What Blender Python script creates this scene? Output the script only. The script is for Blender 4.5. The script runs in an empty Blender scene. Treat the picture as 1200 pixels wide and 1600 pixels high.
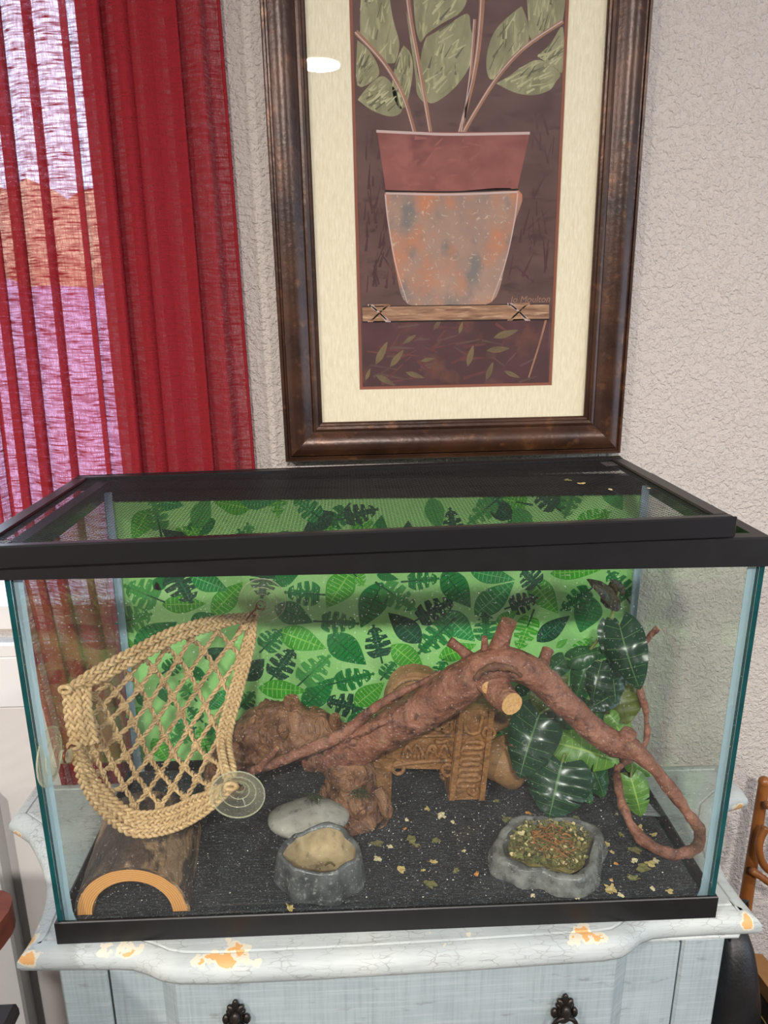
import bpy, math, random
from mathutils import Vector, Matrix, noise

random.seed(7)
scene = bpy.context.scene
COL = scene.collection

# ------------------------------------------------------------------ camera
CAM = Vector((-0.0401, -0.6641, 0.6945))
FPX = 1111.27
PITCH, YAW, ROLL = 0.2748, -0.0458, -0.0020

def cam_axes():
    fw = Vector((0, math.cos(PITCH), -math.sin(PITCH)))
    up = Vector((0, math.sin(PITCH), math.cos(PITCH)))
    rt = Vector((1, 0, 0))
    r2 = rt * math.cos(ROLL) + up * math.sin(ROLL)
    u2 = up * math.cos(ROLL) - rt * math.sin(ROLL)
    rz = Matrix.Rotation(YAW, 3, 'Z')
    return rz @ r2, rz @ u2, rz @ fw
RT, UP, FW = cam_axes()
cam_data = bpy.data.cameras.new('camera')
cam_data.sensor_width = 36.0
cam_data.sensor_fit = 'AUTO'
cam_data.lens = FPX / 1600 * 36.0
cam_data.clip_start = 0.02
cam_data.clip_end = 200
cam = bpy.data.objects.new('camera', cam_data)
COL.objects.link(cam)
m = Matrix((RT, UP, -FW)).transposed().to_4x4()
m.translation = CAM
cam.matrix_world = m
scene.camera = cam

# ------------------------------------------------------------------ world, daylight, exposure
world = bpy.data.worlds.new('world')
scene.world = world
world.use_nodes = True
bg = world.node_tree.nodes['Background']
bg.inputs[0].default_value = (0.62, 0.78, 1.0, 1)
bg.inputs[1].default_value = 4.2
scene.view_settings.view_transform = 'Standard'
scene.view_settings.look = 'None'
scene.view_settings.gamma = 1.0
scene.view_settings.use_curve_mapping = False
scene.view_settings.exposure = 0.0
scene.cycles.use_denoising = True
scene.cycles.transparent_max_bounces = 40
scene.cycles.max_bounces = 8
scene.cycles.diffuse_bounces = 3
scene.cycles.glossy_bounces = 3
scene.cycles.adaptive_threshold = 0.025
LAMP_W = 57.0
LAMP_COL = (1.0, 0.95, 0.90)

# ------------------------------------------------------------------ measuring helpers (photo measurements -> metres)
def ray(px, py):
    return RT * ((px - 600) / FPX) + UP * (-(py - 800) / FPX) + FW
def at(px, py, y):
    d = ray(px, py)
    return CAM + d * ((y - CAM.y) / d.y)
def atz(px, py, z):
    d = ray(px, py)
    return CAM + d * ((z - CAM.z) / d.z)

# ------------------------------------------------------------------ materials
def lin(c):
    if max(c) <= 1.0 and not all(isinstance(v, int) for v in c):
        return (c[0], c[1], c[2], 1)
    o = []
    for v in c[:3]:
        v = v / 255
        o.append(v / 12.92 if v <= .04045 else ((v + .055) / 1.055) ** 2.4)
    return (o[0], o[1], o[2], 1)

def newmat(name):
    mt = bpy.data.materials.new(name)
    mt.use_nodes = True
    nt = mt.node_tree
    return mt, nt, nt.nodes['Principled BSDF'], nt.nodes['Material Output']

def N(nt, typ, **kw):
    n = nt.nodes.new(typ)
    for k, v in kw.items():
        if k.startswith('i_'):
            n.inputs[int(k[2:])].default_value = v
        else:
            setattr(n, k, v)
    return n

def math_node(nt, op, a, b=None, clamp=False):
    n = nt.nodes.new('ShaderNodeMath'); n.operation = op; n.use_clamp = clamp
    for i, v in enumerate((a, b)):
        if v is None: continue
        if hasattr(v, 'is_linked') or hasattr(v, 'links'): nt.links.new(v, n.inputs[i])
        else: n.inputs[i].default_value = v
    return n.outputs[0]

def coords(nt, stretch=(1, 1, 1), kind='Object'):
    tc = nt.nodes.new('ShaderNodeTexCoord')
    mp = nt.nodes.new('ShaderNodeMapping')
    mp.inputs['Scale'].default_value = stretch
    nt.links.new(tc.outputs[kind], mp.inputs[0])
    return mp.outputs[0]

def noise_fac(nt, vec, scale, detail=4, rough=.55, lo=.35, hi=.65, dist=0):
    t = nt.nodes.new('ShaderNodeTexNoise')
    t.inputs['Scale'].default_value = scale
    t.inputs['Detail'].default_value = detail
    t.inputs['Roughness'].default_value = rough
    t.inputs['Distortion'].default_value = dist
    nt.links.new(vec, t.inputs['Vector'])
    r = nt.nodes.new('ShaderNodeMapRange')
    r.inputs[1].default_value = lo; r.inputs[2].default_value = hi
    nt.links.new(t.outputs['Fac'], r.inputs[0])
    return r.outputs[0]

def mixc(nt, fac, a, b):
    n = nt.nodes.new('ShaderNodeMix'); n.data_type = 'RGBA'
    for sock, v in ((n.inputs[0], fac), (n.inputs[6], a), (n.inputs[7], b)):
        if hasattr(v, 'links'): nt.links.new(v, sock)
        elif isinstance(v, (int, float)): sock.default_value = v
        else: sock.default_value = lin(v)
    return n.outputs[2]

def add_bump(nt, bsdf, fac, strength=.3, dist=.002):
    b = nt.nodes.new('ShaderNodeBump')
    b.inputs['Strength'].default_value = strength
    b.inputs['Distance'].default_value = dist
    nt.links.new(fac, b.inputs['Height'])
    nt.links.new(b.outputs[0], bsdf.inputs['Normal'])

def mat(name, c1, c2=None, scale=20, rough=.6, bump=0, bscale=None, bdist=.002, metal=0, spec=.5,
        stretch=(1, 1, 1), lo=.35, hi=.65, c3=None, scale3=None, lo3=.55, hi3=.7, detail=5, dist=0):
    mt, nt, b, out = newmat(name)
    b.inputs['Roughness'].default_value = rough
    b.inputs['Metallic'].default_value = metal
    b.inputs['Specular IOR Level'].default_value = spec
    v = coords(nt, stretch)
    if c2 is None:
        b.inputs['Base Color'].default_value = lin(c1)
    else:
        f = noise_fac(nt, v, scale, detail, lo=lo, hi=hi, dist=dist)
        c = mixc(nt, f, c1, c2)
        if c3 is not None:
            f3 = noise_fac(nt, v, scale3 or scale * 2.3, detail, lo=lo3, hi=hi3, dist=dist)
            c = mixc(nt, f3, c, c3)
        nt.links.new(c, b.inputs['Base Color'])
    if bump:
        h = noise_fac(nt, v, bscale or scale, 5, lo=.2, hi=.8, dist=dist)
        add_bump(nt, b, h, bump, bdist)
    return mt

def leaf_mat(name, base, vein, nveins=9, vw=.10, mid=.03, rough=.35, base2=None, translucent=0.0, bump=0):
    mt, nt, b, out = newmat(name)
    b.inputs['Roughness'].default_value = rough
    uv = nt.nodes.new('ShaderNodeUVMap')
    sp = nt.nodes.new('ShaderNodeSeparateXYZ')
    nt.links.new(uv.outputs[0], sp.inputs[0])
    u, v = sp.outputs[0], sp.outputs[1]
    fr = math_node(nt, 'FRACT', math_node(nt, 'MULTIPLY', u, float(nveins)))
    d = math_node(nt, 'ABSOLUTE', math_node(nt, 'SUBTRACT', fr, .5))
    side = math_node(nt, 'LESS_THAN', d, vw)
    av = math_node(nt, 'ABSOLUTE', math_node(nt, 'SUBTRACT', v, .5))
    side = math_node(nt, 'MULTIPLY', side, math_node(nt, 'LESS_THAN', av, .43))
    md = math_node(nt, 'LESS_THAN', av, mid)
    f = math_node(nt, 'MAXIMUM', side, md)
    cb = base
    if base2 is not None:
        cb = mixc(nt, noise_fac(nt, coords(nt), 25, 3), base, base2)
    c = mixc(nt, f, cb, vein)
    nt.links.new(c, b.inputs['Base Color'])
    if bump:
        add_bump(nt, b, f, bump, .001)
    if translucent:
        tr = nt.nodes.new('ShaderNodeBsdfTranslucent')
        nt.links.new(c, tr.inputs[0])
        mx = nt.nodes.new('ShaderNodeMixShader'); mx.inputs[0].default_value = translucent
        nt.links.new(b.outputs[0], mx.inputs[1]); nt.links.new(tr.outputs[0], mx.inputs[2])
        nt.links.new(mx.outputs[0], out.inputs[0])
    return mt

def glass_mat(name, tint=(.97, .99, .98), ior=1.45, dust=0.0, rough=0.0, dustcol=(.8, .8, .78)):
    mt, nt, b, out = newmat(name)
    nt.nodes.remove(b)
    tr = nt.nodes.new('ShaderNodeBsdfTransparent'); tr.inputs[0].default_value = (*tint, 1)
    gl = nt.nodes.new('ShaderNodeBsdfGlossy'); gl.inputs['Roughness'].default_value = rough
    fr = nt.nodes.new('ShaderNodeFresnel'); fr.inputs[0].default_value = ior
    # Fresnel of an air-to-glass face on both sides of the pane
    geo = nt.nodes.new('ShaderNodeNewGeometry')
    mi = nt.nodes.new('ShaderNodeMix'); mi.data_type = 'FLOAT'
    mi.inputs[2].default_value = ior; mi.inputs[3].default_value = 1 / ior
    nt.links.new(geo.outputs['Backfacing'], mi.inputs[0])
    nt.links.new(mi.outputs[0], fr.inputs[0])
    mx = nt.nodes.new('ShaderNodeMixShader')
    nt.links.new(fr.outputs[0], mx.inputs[0]); nt.links.new(tr.outputs[0], mx.inputs[1]); nt.links.new(gl.outputs[0], mx.inputs[2])
    last = mx
    if dust:
        df = nt.nodes.new('ShaderNodeBsdfDiffuse'); df.inputs[0].default_value = (*dustcol, 1)
        v = coords(nt)
        f = noise_fac(nt, v, 9, 6, lo=.35, hi=.75, dist=1.0)
        f2 = noise_fac(nt, v, 420, 1, lo=.70, hi=.74)
        f = math_node(nt, 'ADD', math_node(nt, 'MULTIPLY', f, dust), math_node(nt, 'MULTIPLY', f2, .22))
        m2 = nt.nodes.new('ShaderNodeMixShader')
        nt.links.new(f, m2.inputs[0]); nt.links.new(mx.outputs[0], m2.inputs[1]); nt.links.new(df.outputs[0], m2.inputs[2])
        last = m2
    nt.links.new(last.outputs[0], out.inputs[0])
    return mt

def emit_mat(name, col, s):
    mt, nt, b, out = newmat(name)
    b.inputs['Base Color'].default_value = (0, 0, 0, 1)
    b.inputs['Emission Color'].default_value = (*col, 1)
    b.inputs['Emission Strength'].default_value = s
    return mt

# ------------------------------------------------------------------ mesh builder
class MB:
    def __init__(s):
        s.v = []; s.f = []; s.mi = []; s.uv = {}
    def add(s, vs, fs, mi=0, uvs=None):
        o = len(s.v)
        s.v.extend(Vector(p) for p in vs)
        for k, f in enumerate(fs):
            s.f.append(tuple(i + o for i in f)); s.mi.append(mi)
        if uvs:
            for k, u in enumerate(uvs): s.uv[o + k] = u
        return s
    def box(s, lo, hi, mi=0):
        x0, y0, z0 = lo; x1, y1, z1 = hi
        vs = [(x0,y0,z0),(x1,y0,z0),(x1,y1,z0),(x0,y1,z0),(x0,y0,z1),(x1,y0,z1),(x1,y1,z1),(x0,y1,z1)]
        return s.hexa(vs, mi)
    def hexa(s, vs, mi=0):
        return s.add(vs, [(0,3,2,1),(4,5,6,7),(0,1,5,4),(1,2,6,5),(2,3,7,6),(3,0,4,7)], mi)
    def bbox(s, lo, hi, b=.002, mi=0):
        # chamfered box
        lo = Vector(lo); hi = Vector(hi); c = (lo + hi) / 2; h = (hi - lo) / 2
        b = min(b, min(h) * .9)
        vs = []; idx = {}
        for sx in (-1, 1):
            for sy in (-1, 1):
                for sz in (-1, 1):
                    sg = Vector((sx, sy, sz))
                    for ax in range(3):
                        p = Vector(h)
                        for k in range(3):
                            if k != ax: p[k] -= b
                        idx[(sx, sy, sz, ax)] = len(vs)
                        vs.append(c + Vector((p[0]*sx, p[1]*sy, p[2]*sz)))
        fs = []
        for ax in range(3):
            a, d = [k for k in range(3) if k != ax]
            for sg in (-1, 1):
                q = []
                for (p, r) in ((-1,-1),(1,-1),(1,1),(-1,1)):
                    key = [0,0,0]; key[ax] = sg; key[a] = p; key[d] = r
                    q.append(idx[(*key, ax)])
                fs.append(q if (sg > 0) == (ax != 1) else q[::-1])
        for ax in range(3):
            a, d = [k for k in range(3) if k != ax]
            for p in (-1, 1):
                for r in (-1, 1):
                    k0 = [0,0,0]; k1 = [0,0,0]
                    k0[ax] = -1; k1[ax] = 1
                    for k in (k0, k1): k[a] = p; k[d] = r
                    fs.append([idx[(*k0, a)], idx[(*k1, a)], idx[(*k1, d)], idx[(*k0, d)]])
        for sx in (-1, 1):
            for sy in (-1, 1):
                for sz in (-1, 1):
                    fs.append([idx[(sx, sy, sz, k)] for k in range(3)])
        return s.add(vs, fs, mi)
    def prism(s, poly, vec, mi=0, mi_side=None):
        n = len(poly); vec = Vector(vec)
        vs = [Vector(p) for p in poly] + [Vector(p) + vec for p in poly]
        s.add(vs, [tuple(range(n))[::-1], tuple(range(n, 2*n))], mi)
        o = len(s.v) - 2*n
        for i in range(n):
            j = (i + 1) % n
            s.f.append((o+i, o+j, o+n+j, o+n+i)); s.mi.append(mi if mi_side is None else mi_side)
        return s
    def tube(s, path, rad, n=8, mi=0, cap=True, capmi=None, closed=False, nz=0, nzs=30, flat=1.0, up=None):
        P = [Vector(p) for p in path]; m_ = len(P)
        R = rad if isinstance(rad, (list, tuple)) else [rad] * m_
        T = []
        for i in range(m_):
            a = P[(i-1) % m_] if (closed or i > 0) else P[0]
            b = P[(i+1) % m_] if (closed or i < m_-1) else P[-1]
            t = (b - a)
            T.append(t.normalized() if t.length > 1e-9 else Vector((0,0,1)))
        u = Vector(up) if up else (Vector((0,0,1)) if abs(T[0].z) < .9 else Vector((1,0,0)))
        u = (u - T[0] * u.dot(T[0])).normalized()
        vs = []
        for i in range(m_):
            if i:
                ax = T[i-1].cross(T[i])
                if ax.length > 1e-7:
                    u = Matrix.Rotation(T[i-1].angle(T[i]), 3, ax.normalized()) @ u
                u = (u - T[i] * u.dot(T[i])).normalized()
            w = T[i].cross(u)
            for k in range(n):
                a = 2*math.pi*k/n
                d = u*math.cos(a)*flat + w*math.sin(a)
                r = R[i]
                p = P[i] + d*r
                if nz:
                    p = p + d * (nz * noise.noise(p*nzs) + nz*.5*noise.noise(p*nzs*2.7))
                vs.append(p)
        fs = []
        rings = m_ if closed else m_-1
        for i in range(rings):
            i2 = (i+1) % m_
            for k in range(n):
                k2 = (k+1) % n
                fs.append((i*n+k, i*n+k2, i2*n+k2, i2*n+k))
        o = len(s.v)
        s.add(vs, fs, mi)
        if cap and not closed:
            cm = mi if capmi is None else capmi
            s.f.append(tuple(o+k for k in range(n))[::-1]); s.mi.append(mi)
            s.f.append(tuple(o+(m_-1)*n+k for k in range(n))); s.mi.append(cm)
        return s
    def lathe(s, prof, c, axis=(0,0,1), n=24, mi=0):
        ax = Vector(axis).normalized(); c = Vector(c)
        u = ax.orthogonal().normalized(); w = ax.cross(u)
        vs = []
        for (r, h) in prof:
            for k in range(n):
                a = 2*math.pi*k/n
                vs.append(c + ax*h + (u*math.cos(a) + w*math.sin(a))*r)
        fs = []
        for i in range(len(prof)-1):
            for k in range(n):
                k2 = (k+1) % n
                fs.append((i*n+k, i*n+k2, (i+1)*n+k2, (i+1)*n+k))
        fs.append(tuple(range(n))[::-1]); fs.append(tuple((len(prof)-1)*n+k for k in range(n)))
        return s.add(vs, fs, mi)
    def blob(s, c, rx, ry, rz, mi=0, nu=20, nv=12, nz=0, nzs=20, seed=0, rot=None, pw=1.0):
        c = Vector(c); vs = []
        for i in range(nv+1):
            th = math.pi*i/nv
            for k in range(nu):
                ph = 2*math.pi*k/nu
                sx = math.sin(th)
                p = Vector((sx*math.cos(ph), sx*math.sin(ph), math.cos(th)))
                if pw != 1: p = Vector([math.copysign(abs(q)**pw, q) for q in p])
                p = Vector((p.x*rx, p.y*ry, p.z*rz))
                if nz: p = p + p.normalized()*nz*noise.noise(p*nzs + Vector((seed, seed*2, 0)))
                if rot: p = rot @ p
                vs.append(c + p)
        fs = []
        for i in range(nv):
            for k in range(nu):
                k2 = (k+1) % nu
                fs.append((i*nu+k, (i+1)*nu+k, (i+1)*nu+k2, i*nu+k2))
        return s.add(vs, fs, mi)
    def grid(s, rows, mi=0, uvs=None, wrap=False):
        m_ = len(rows); n = len(rows[0])
        vs = [p for r in rows for p in r]
        fs = []
        for i in range(m_-1):
            for k in range(n if wrap else n-1):
                k2 = (k+1) % n
                fs.append((i*n+k, i*n+k2, (i+1)*n+k2, (i+1)*n+k))
        return s.add(vs, fs, mi, [u for r in uvs for u in r] if uvs else None)
    def build(s, name, mats, parent=None, smooth=False, origin=None, mod=None):
        if not isinstance(mats, (list, tuple)): mats = [mats]
        xs = [p.x for p in s.v]; ys = [p.y for p in s.v]; zs = [p.z for p in s.v]
        c = Vector(((min(xs)+max(xs))/2, (min(ys)+max(ys))/2, (min(zs)+max(zs))/2 if parent else min(zs)))
        if origin is not None: c = Vector(origin)
        me = bpy.data.meshes.new(name)
        me.from_pydata([tuple(p - c) for p in s.v], [], s.f)
        for mm in mats: me.materials.append(mm)
        me.polygons.foreach_set('material_index', s.mi)
        if s.uv:
            ul = me.uv_layers.new(name='UVMap')
            for lp in me.loops:
                ul.data[lp.index].uv = s.uv.get(lp.vertex_index, (0, 0))
        if smooth:
            me.polygons.foreach_set('use_smooth', [True]*len(me.polygons))
            if smooth != 'all':
                me.set_sharp_from_angle(angle=math.radians(smooth if smooth is not True else 40))
        me.validate(); me.update()
        ob = bpy.data.objects.new(name, me)
        COL.objects.link(ob)
        if parent: ob.parent = parent
        ob.location = c - (woff(parent) if parent else Vector())
        return ob

def woff(o):
    p = Vector()
    while o is not None:
        p += o.location; o = o.parent
    return p

def tag(o, label, cat, group=None, kind=None):
    o['label'] = label; o['category'] = cat
    if group: o['group'] = group
    if kind: o['kind'] = kind
    return o
def thing(name, label, cat, loc, group=None):
    e = bpy.data.objects.new(name, None); e.empty_display_size = .02
    COL.objects.link(e); e.location = loc
    return tag(e, label, cat, group)
def struct(o):
    o['kind'] = 'structure'; return o

def catmull(pts, n=8):
    P = [Vector(p) for p in pts]; out = []
    for i in range(len(P)-1):
        p0 = P[max(i-1, 0)]; p1 = P[i]; p2 = P[i+1]; p3 = P[min(i+2, len(P)-1)]
        for k in range(n):
            t = k/n
            out.append(.5*((2*p1) + (p2-p0)*t + (2*p0-5*p1+4*p2-p3)*t*t + (3*p1-p0-3*p2+p3)*t**3))
    out.append(P[-1]); return out
def interp(vals, n=8):
    o = []
    for i in range(len(vals)-1):
        for k in range(n): o.append(vals[i] + (vals[i+1]-vals[i])*k/n)
    o.append(vals[-1]); return o
def resample(P, step):
    out = [P[0]]; acc = 0
    for a, b in zip(P, P[1:]):
        L = (b-a).length
        while acc + L >= step:
            t = (step-acc)/L
            a = a.lerp(b, t); out.append(a); L = (b-a).length; acc = 0
        acc += L
    out.append(P[-1]); return out

# ------------------------------------------------------------------ shared materials
black_plastic = mat('black_plastic', (14, 13, 14), (20, 19, 20), 60, rough=.42, bump=.1, bscale=500, bdist=.0003)
lid_black = mat('lid_black_metal', (20, 19, 21), rough=.36)
white_paint = mat('white_trim_paint', (222, 222, 220), rough=.45)

# ================================================================== SETTING
FLOOR_Z = -0.80; CEIL_Z = 1.64; WALL_Y = 0.372
RX0, RX1, RY0 = -2.6, 2.6, -5.2
WX0, WX1, WZ0, WZ1 = -1.5, -0.352, 0.20, 1.42

wall_m, nt, b, _o = newmat('textured_wall_paint')
b.inputs['Roughness'].default_value = .75
b.inputs['Base Color'].default_value = lin((196, 186, 178))
v = coords(nt)
h = math_node(nt, 'ADD', noise_fac(nt, v, 150, 2, lo=.42, hi=.66, dist=.5), math_node(nt, 'MULTIPLY', noise_fac(nt, v, 360, 2, lo=.4, hi=.7), .35))
add_bump(nt, b, h, .9, .0017)

w = MB()
w.box((RX0, WALL_Y, FLOOR_Z), (WX0, WALL_Y+.14, CEIL_Z))
w.box((WX1, WALL_Y, FLOOR_Z), (RX1, WALL_Y+.14, CEIL_Z))
w.box((WX0, WALL_Y, FLOOR_Z), (WX1, WALL_Y+.14, WZ0))
w.box((WX0, WALL_Y, WZ1), (WX1, WALL_Y+.14, CEIL_Z))
struct(w.build('wall_back', wall_m))
plain_wall = mat('side_wall_paint', (196, 184, 180), rough=.8)
struct(MB().box((RX0-.1, RY0, FLOOR_Z), (RX0, WALL_Y+.14, CEIL_Z)).build('wall_left', plain_wall))
# unseen right wall; wide opening and window frame added for fill daylight
w = MB(); QY0, QY1, QZ0, QZ1 = -2.6, -.5, -.05, 1.35
w.box((RX1, RY0, FLOOR_Z), (RX1+.1, QY0, CEIL_Z)); w.box((RX1, QY1, FLOOR_Z), (RX1+.1, WALL_Y+.14, CEIL_Z))
w.box((RX1, QY0, FLOOR_Z), (RX1+.1, QY1, QZ0)); w.box((RX1, QY0, QZ1), (RX1+.1, QY1, CEIL_Z))
struct(w.build('wall_right', plain_wall))
w = MB()
for (a, b_) in (((QY0, QZ0), (QY0+.05, QZ1)), ((QY1-.05, QZ0), (QY1, QZ1)), ((QY0, QZ0), (QY1, QZ0+.05)), ((QY0, QZ1-.05), (QY1, QZ1)), (((QY0+QY1)/2-.02, QZ0), ((QY0+QY1)/2+.02, QZ1))):
    w.box((RX1+.03, a[0], a[1]), (RX1+.07, b_[0], b_[1]))
struct(w.build('added_fill_window', white_paint))
struct(MB().box((RX0-.1, RY0-.1, FLOOR_Z), (RX1+.1, RY0, CEIL_Z)).build('wall_front', mat('taupe_wall_paint', (128, 118, 112), rough=.8)))
struct(MB().box((RX0-.1, RY0-.1, CEIL_Z), (RX1+.1, WALL_Y+.14, CEIL_Z+.1)).build('ceiling', mat('ceiling_paint', (225, 222, 218), rough=.9)))
struct(MB().box((RX0-.1, RY0-.1, FLOOR_Z-.1), (RX1+.1, WALL_Y+.14, FLOOR_Z)).build('floor', mat('floor_boards', (84, 78, 74), (66, 60, 57), 6, stretch=(1, 12, 1), rough=.6)))

# window behind the curtain
win = bpy.data.objects.new('window_1', None); COL.objects.link(win); win.location = ((WX0+WX1)/2, WALL_Y, WZ0); struct(win)
MB().bbox((WX1, WALL_Y-.007, WZ0-.02), (WX1+.05, WALL_Y, WZ1+.05)).build('casing', white_paint, win)
MB().bbox((WX0-.05, WALL_Y-.007, WZ0-.02), (WX0, WALL_Y, WZ1+.05)).build('casing', white_paint, win)
MB().bbox((WX0-.07, WALL_Y-.008, WZ0-.022), (WX1+.07, WALL_Y+.02, WZ0)).build('window_sill', white_paint, win)
MB().bbox((WX0-.05, WALL_Y-.007, WZ0-.11), (WX1+.05, WALL_Y, WZ0-.022)).build('apron', white_paint, win)
fr = MB()
for (a, b_) in (((WX0, WALL_Y+.05, WZ0), (WX0+.04, WALL_Y+.09, WZ1)), ((WX1-.04, WALL_Y+.05, WZ0), (WX1, WALL_Y+.09, WZ1)),
                ((WX0, WALL_Y+.05, WZ0), (WX1, WALL_Y+.09, WZ0+.04)), ((WX0, WALL_Y+.05, WZ1-.04), (WX1, WALL_Y+.09, WZ1)),
                ((-.93, WALL_Y+.05, WZ0), (-.89, WALL_Y+.09, WZ1))):
    fr.box(a, b_)
fr.build('window_frame', white_paint, win)
MB().box((WX0+.04, WALL_Y+.068, WZ0+.04), (WX1-.04, WALL_Y+.072, WZ1-.04)).build('pane', glass_mat('window_glass'), win)
struct(MB().bbox((-1.62, WALL_Y-.006, FLOOR_Z), (-.395, WALL_Y+.0005, WZ0-.111), .001).build('trim_2', mat('smooth_white_panel', (206, 202, 198), rough=.6)))
# outdoors seen dimly through the weave
struct(MB().box((-40, WALL_Y+.6, -1.1), (20, 40, -.9)).build('ground', mat('pale_gravel', (205, 190, 196), (180, 165, 175), 3, rough=.9)))
def hedge_outline(x0, x1, z0, zt, amp, y, th, sd):
    n_ = 120
    P = [Vector((x0, y, z0))] + [Vector((x0 + (x1-x0)*i/n_, y, zt + amp*noise.noise(Vector((i*.37, sd, 0))) + amp*.6*noise.noise(Vector((i*1.3, sd, 3))))) for i in range(n_+1)] + [Vector((x1, y, z0))]
    return MB().prism(P[::-1], (0, th, 0))
struct(hedge_outline(-14, 4, -.9, 1.72, .34, 6.0, .25, 1.0).build('garden_wall', mat('terracotta_garden_wall', (250, 212, 166), (240, 190, 144), 2, rough=.9)))
struct(hedge_outline(-14, 4, -.9, .88, .3, 5.2, .3, 5.0).build('low_garden_wall', mat('pale_garden_wall', (240, 206, 226), (224, 188, 212), 2, rough=.9)))

# ceiling lamps
lamp_glow = emit_mat('lamp_diffuser', LAMP_COL, 14)
for i, (x, y, lab) in enumerate(((-.146, -1.79, 'round recessed ceiling lamp straight behind the viewer'), (1.40, -1.79, 'round recessed ceiling lamp nearest the right wall'), (-1.70, -1.79, 'round recessed ceiling lamp nearest the left wall'))):
    e = thing('ceiling_lamp', lab, 'lamp', (x, y, CEIL_Z), 'recessed ceiling lamps')
    MB().lathe([(.085, 0), (.105, -.001), (.105, -.006), (.085, -.010), (.082, -.004)], (x, y, CEIL_Z), n=32).build('trim_ring', white_paint, e)
    MB().lathe([(.082, -.003), (.082, -.0045)], (x, y, CEIL_Z), n=32).build('diffuser', lamp_glow, e)
    ld = bpy.data.lights.new('lamp_light', 'AREA'); ld.shape = 'DISK'; ld.size = .16; ld.energy = LAMP_W*(1.25, .85, 1.4)[i]; ld.color = LAMP_COL
    lo = bpy.data.objects.new('lamp_light', ld); COL.objects.link(lo); lo.parent = e; lo.location = (0, 0, -.014)

# ================================================================== CURTAIN
cm, nt, b, out = newmat('red_woven_curtain')
v = coords(nt, (700, 700, 90)); v2 = coords(nt, (45, 45, 480))
t1 = noise_fac(nt, v, 1, 2, lo=.3, hi=.62); t2 = noise_fac(nt, v2, 1, 2, lo=.3, hi=.62)
weave = math_node(nt, 'MULTIPLY', t2, math_node(nt, 'ADD', math_node(nt, 'MULTIPLY', t1, .55), .45))
col = mixc(nt, math_node(nt, 'MULTIPLY', math_node(nt, 'ADD', t1, t2), .5), (136, 34, 42), (172, 56, 62))
df = nt.nodes.new('ShaderNodeBsdfDiffuse'); tl = nt.nodes.new('ShaderNodeBsdfTranslucent'); tp = nt.nodes.new('ShaderNodeBsdfTransparent')
nt.links.new(col, df.inputs[0]); nt.links.new(col, tl.inputs[0]); tp.inputs[0].default_value = (1, .86, .92, 1)
bp = nt.nodes.new('ShaderNodeBump'); bp.inputs['Strength'].default_value = .35; bp.inputs['Distance'].default_value = .001
nt.links.new(weave, bp.inputs['Height']); nt.links.new(bp.outputs[0], df.inputs['Normal'])
m1 = nt.nodes.new('ShaderNodeMixShader'); m1.inputs[0].default_value = .3
nt.links.new(df.outputs[0], m1.inputs[1]); nt.links.new(tl.outputs[0], m1.inputs[2])
m2 = nt.nodes.new('ShaderNodeMixShader')
nt.links.new(math_node(nt, 'MULTIPLY', weave, .44), m2.inputs[0])
nt.links.new(m1.outputs[0], m2.inputs[1]); nt.links.new(tp.outputs[0], m2.inputs[2])
nt.links.new(m2.outputs[0], out.inputs[0])

cur = thing('curtain', 'long red woven curtain hanging in folds at the window', 'curtain', (-.36, .338, -.05))
def curtain_pt(u, z):
    k = (1.07 - z)
    xl = -.53 - .030*max(0, min(k, .64)) + .09*max(0, k-.70) ; xr = -.193 + .022*max(0, min(k, .7))
    # uneven folds
    ph = 2*math.pi*(11*u + .8*math.sin(3.1*u+.6) + .35*math.sin(9*u))
    amp = .019*(.55 + .45*math.sin(7.3*u+1.2)**2)*(1 - .55*max(0, (u-.78)/.22))
    dr = .10*k*math.sin(5*u)
    y = .338 - amp*math.cos(ph + dr*3) - .004*math.sin(2.3*ph+1+dr*5)
    x = xl + (xr-xl)*u + .0185*math.sin(ph + dr*3 + .9)*min(1, 6*(1-u))*min(1, 8*u)
    return Vector((x, min(y, .362), z))
rows = []; nz_ = 40; nu_ = 260
for i in range(nz_+1):
    z = 1.60 - (1.60+.05)*i/nz_
    rows.append([curtain_pt(k/nu_, z) for k in range(nu_+1)])
MB().grid(rows).build('panel', cm, cur, smooth='all')
MB().tube([curtain_pt(1, 1.60 - 1.65*i/40) + Vector((-.001, -.001, 0)) for i in range(41)], .0022, n=6).build('side_hem', cm, cur, smooth='all')
MB().tube([(-1.7, .335, 1.60), (-.12, .335, 1.60)], .010, n=12).build('rod', mat('bronze_rod', (60, 44, 34), rough=.4, metal=.6), cur, smooth=40)

# ================================================================== FRAMED PICTURE
PR = 0.0164; PXC, PZC, PW, PH = 0.1099, 0.4888, 0.4916, 1.02; PF = 0.345
def pic(a, t, y):
    return Vector((PXC + a*math.cos(PR) - t*math.sin(PR), y, PZC + a*math.sin(PR) + t*math.cos(PR)))
frame_m = mat('bronzed_frame', (44, 26, 18), (74, 46, 30), 14, rough=.32, metal=.3, c3=(112, 74, 46), scale3=60, lo3=.58, hi3=.8, bump=.15, bscale=90)
picture = thing('framed_picture', 'large bronze framed print of a potted leafy plant hung on the wall', 'picture', pic(0, 0, WALL_Y))
prof = [(0, .372), (0, .352), (.03, .3495), (.08, .3495), (.10, .352), (.14, .352), (.17, .3475), (.26, .3455), (.40, .345), (.55, .3475), (.68, .353), (.76, .3555), (.78, .3535), (.84, .3525), (.90, .354), (.92, .357), (.97, .3575), (1.0, .3595), (1.0, .366)]
RW = 0.055
half = PW/2
corners_o = [(-half, 0), (half, 0), (half, PH), (-half, PH)]
corners_i = [(-half+RW, RW), (half-RW, RW), (half-RW, PH-RW), (-half+RW, PH-RW)]
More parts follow.
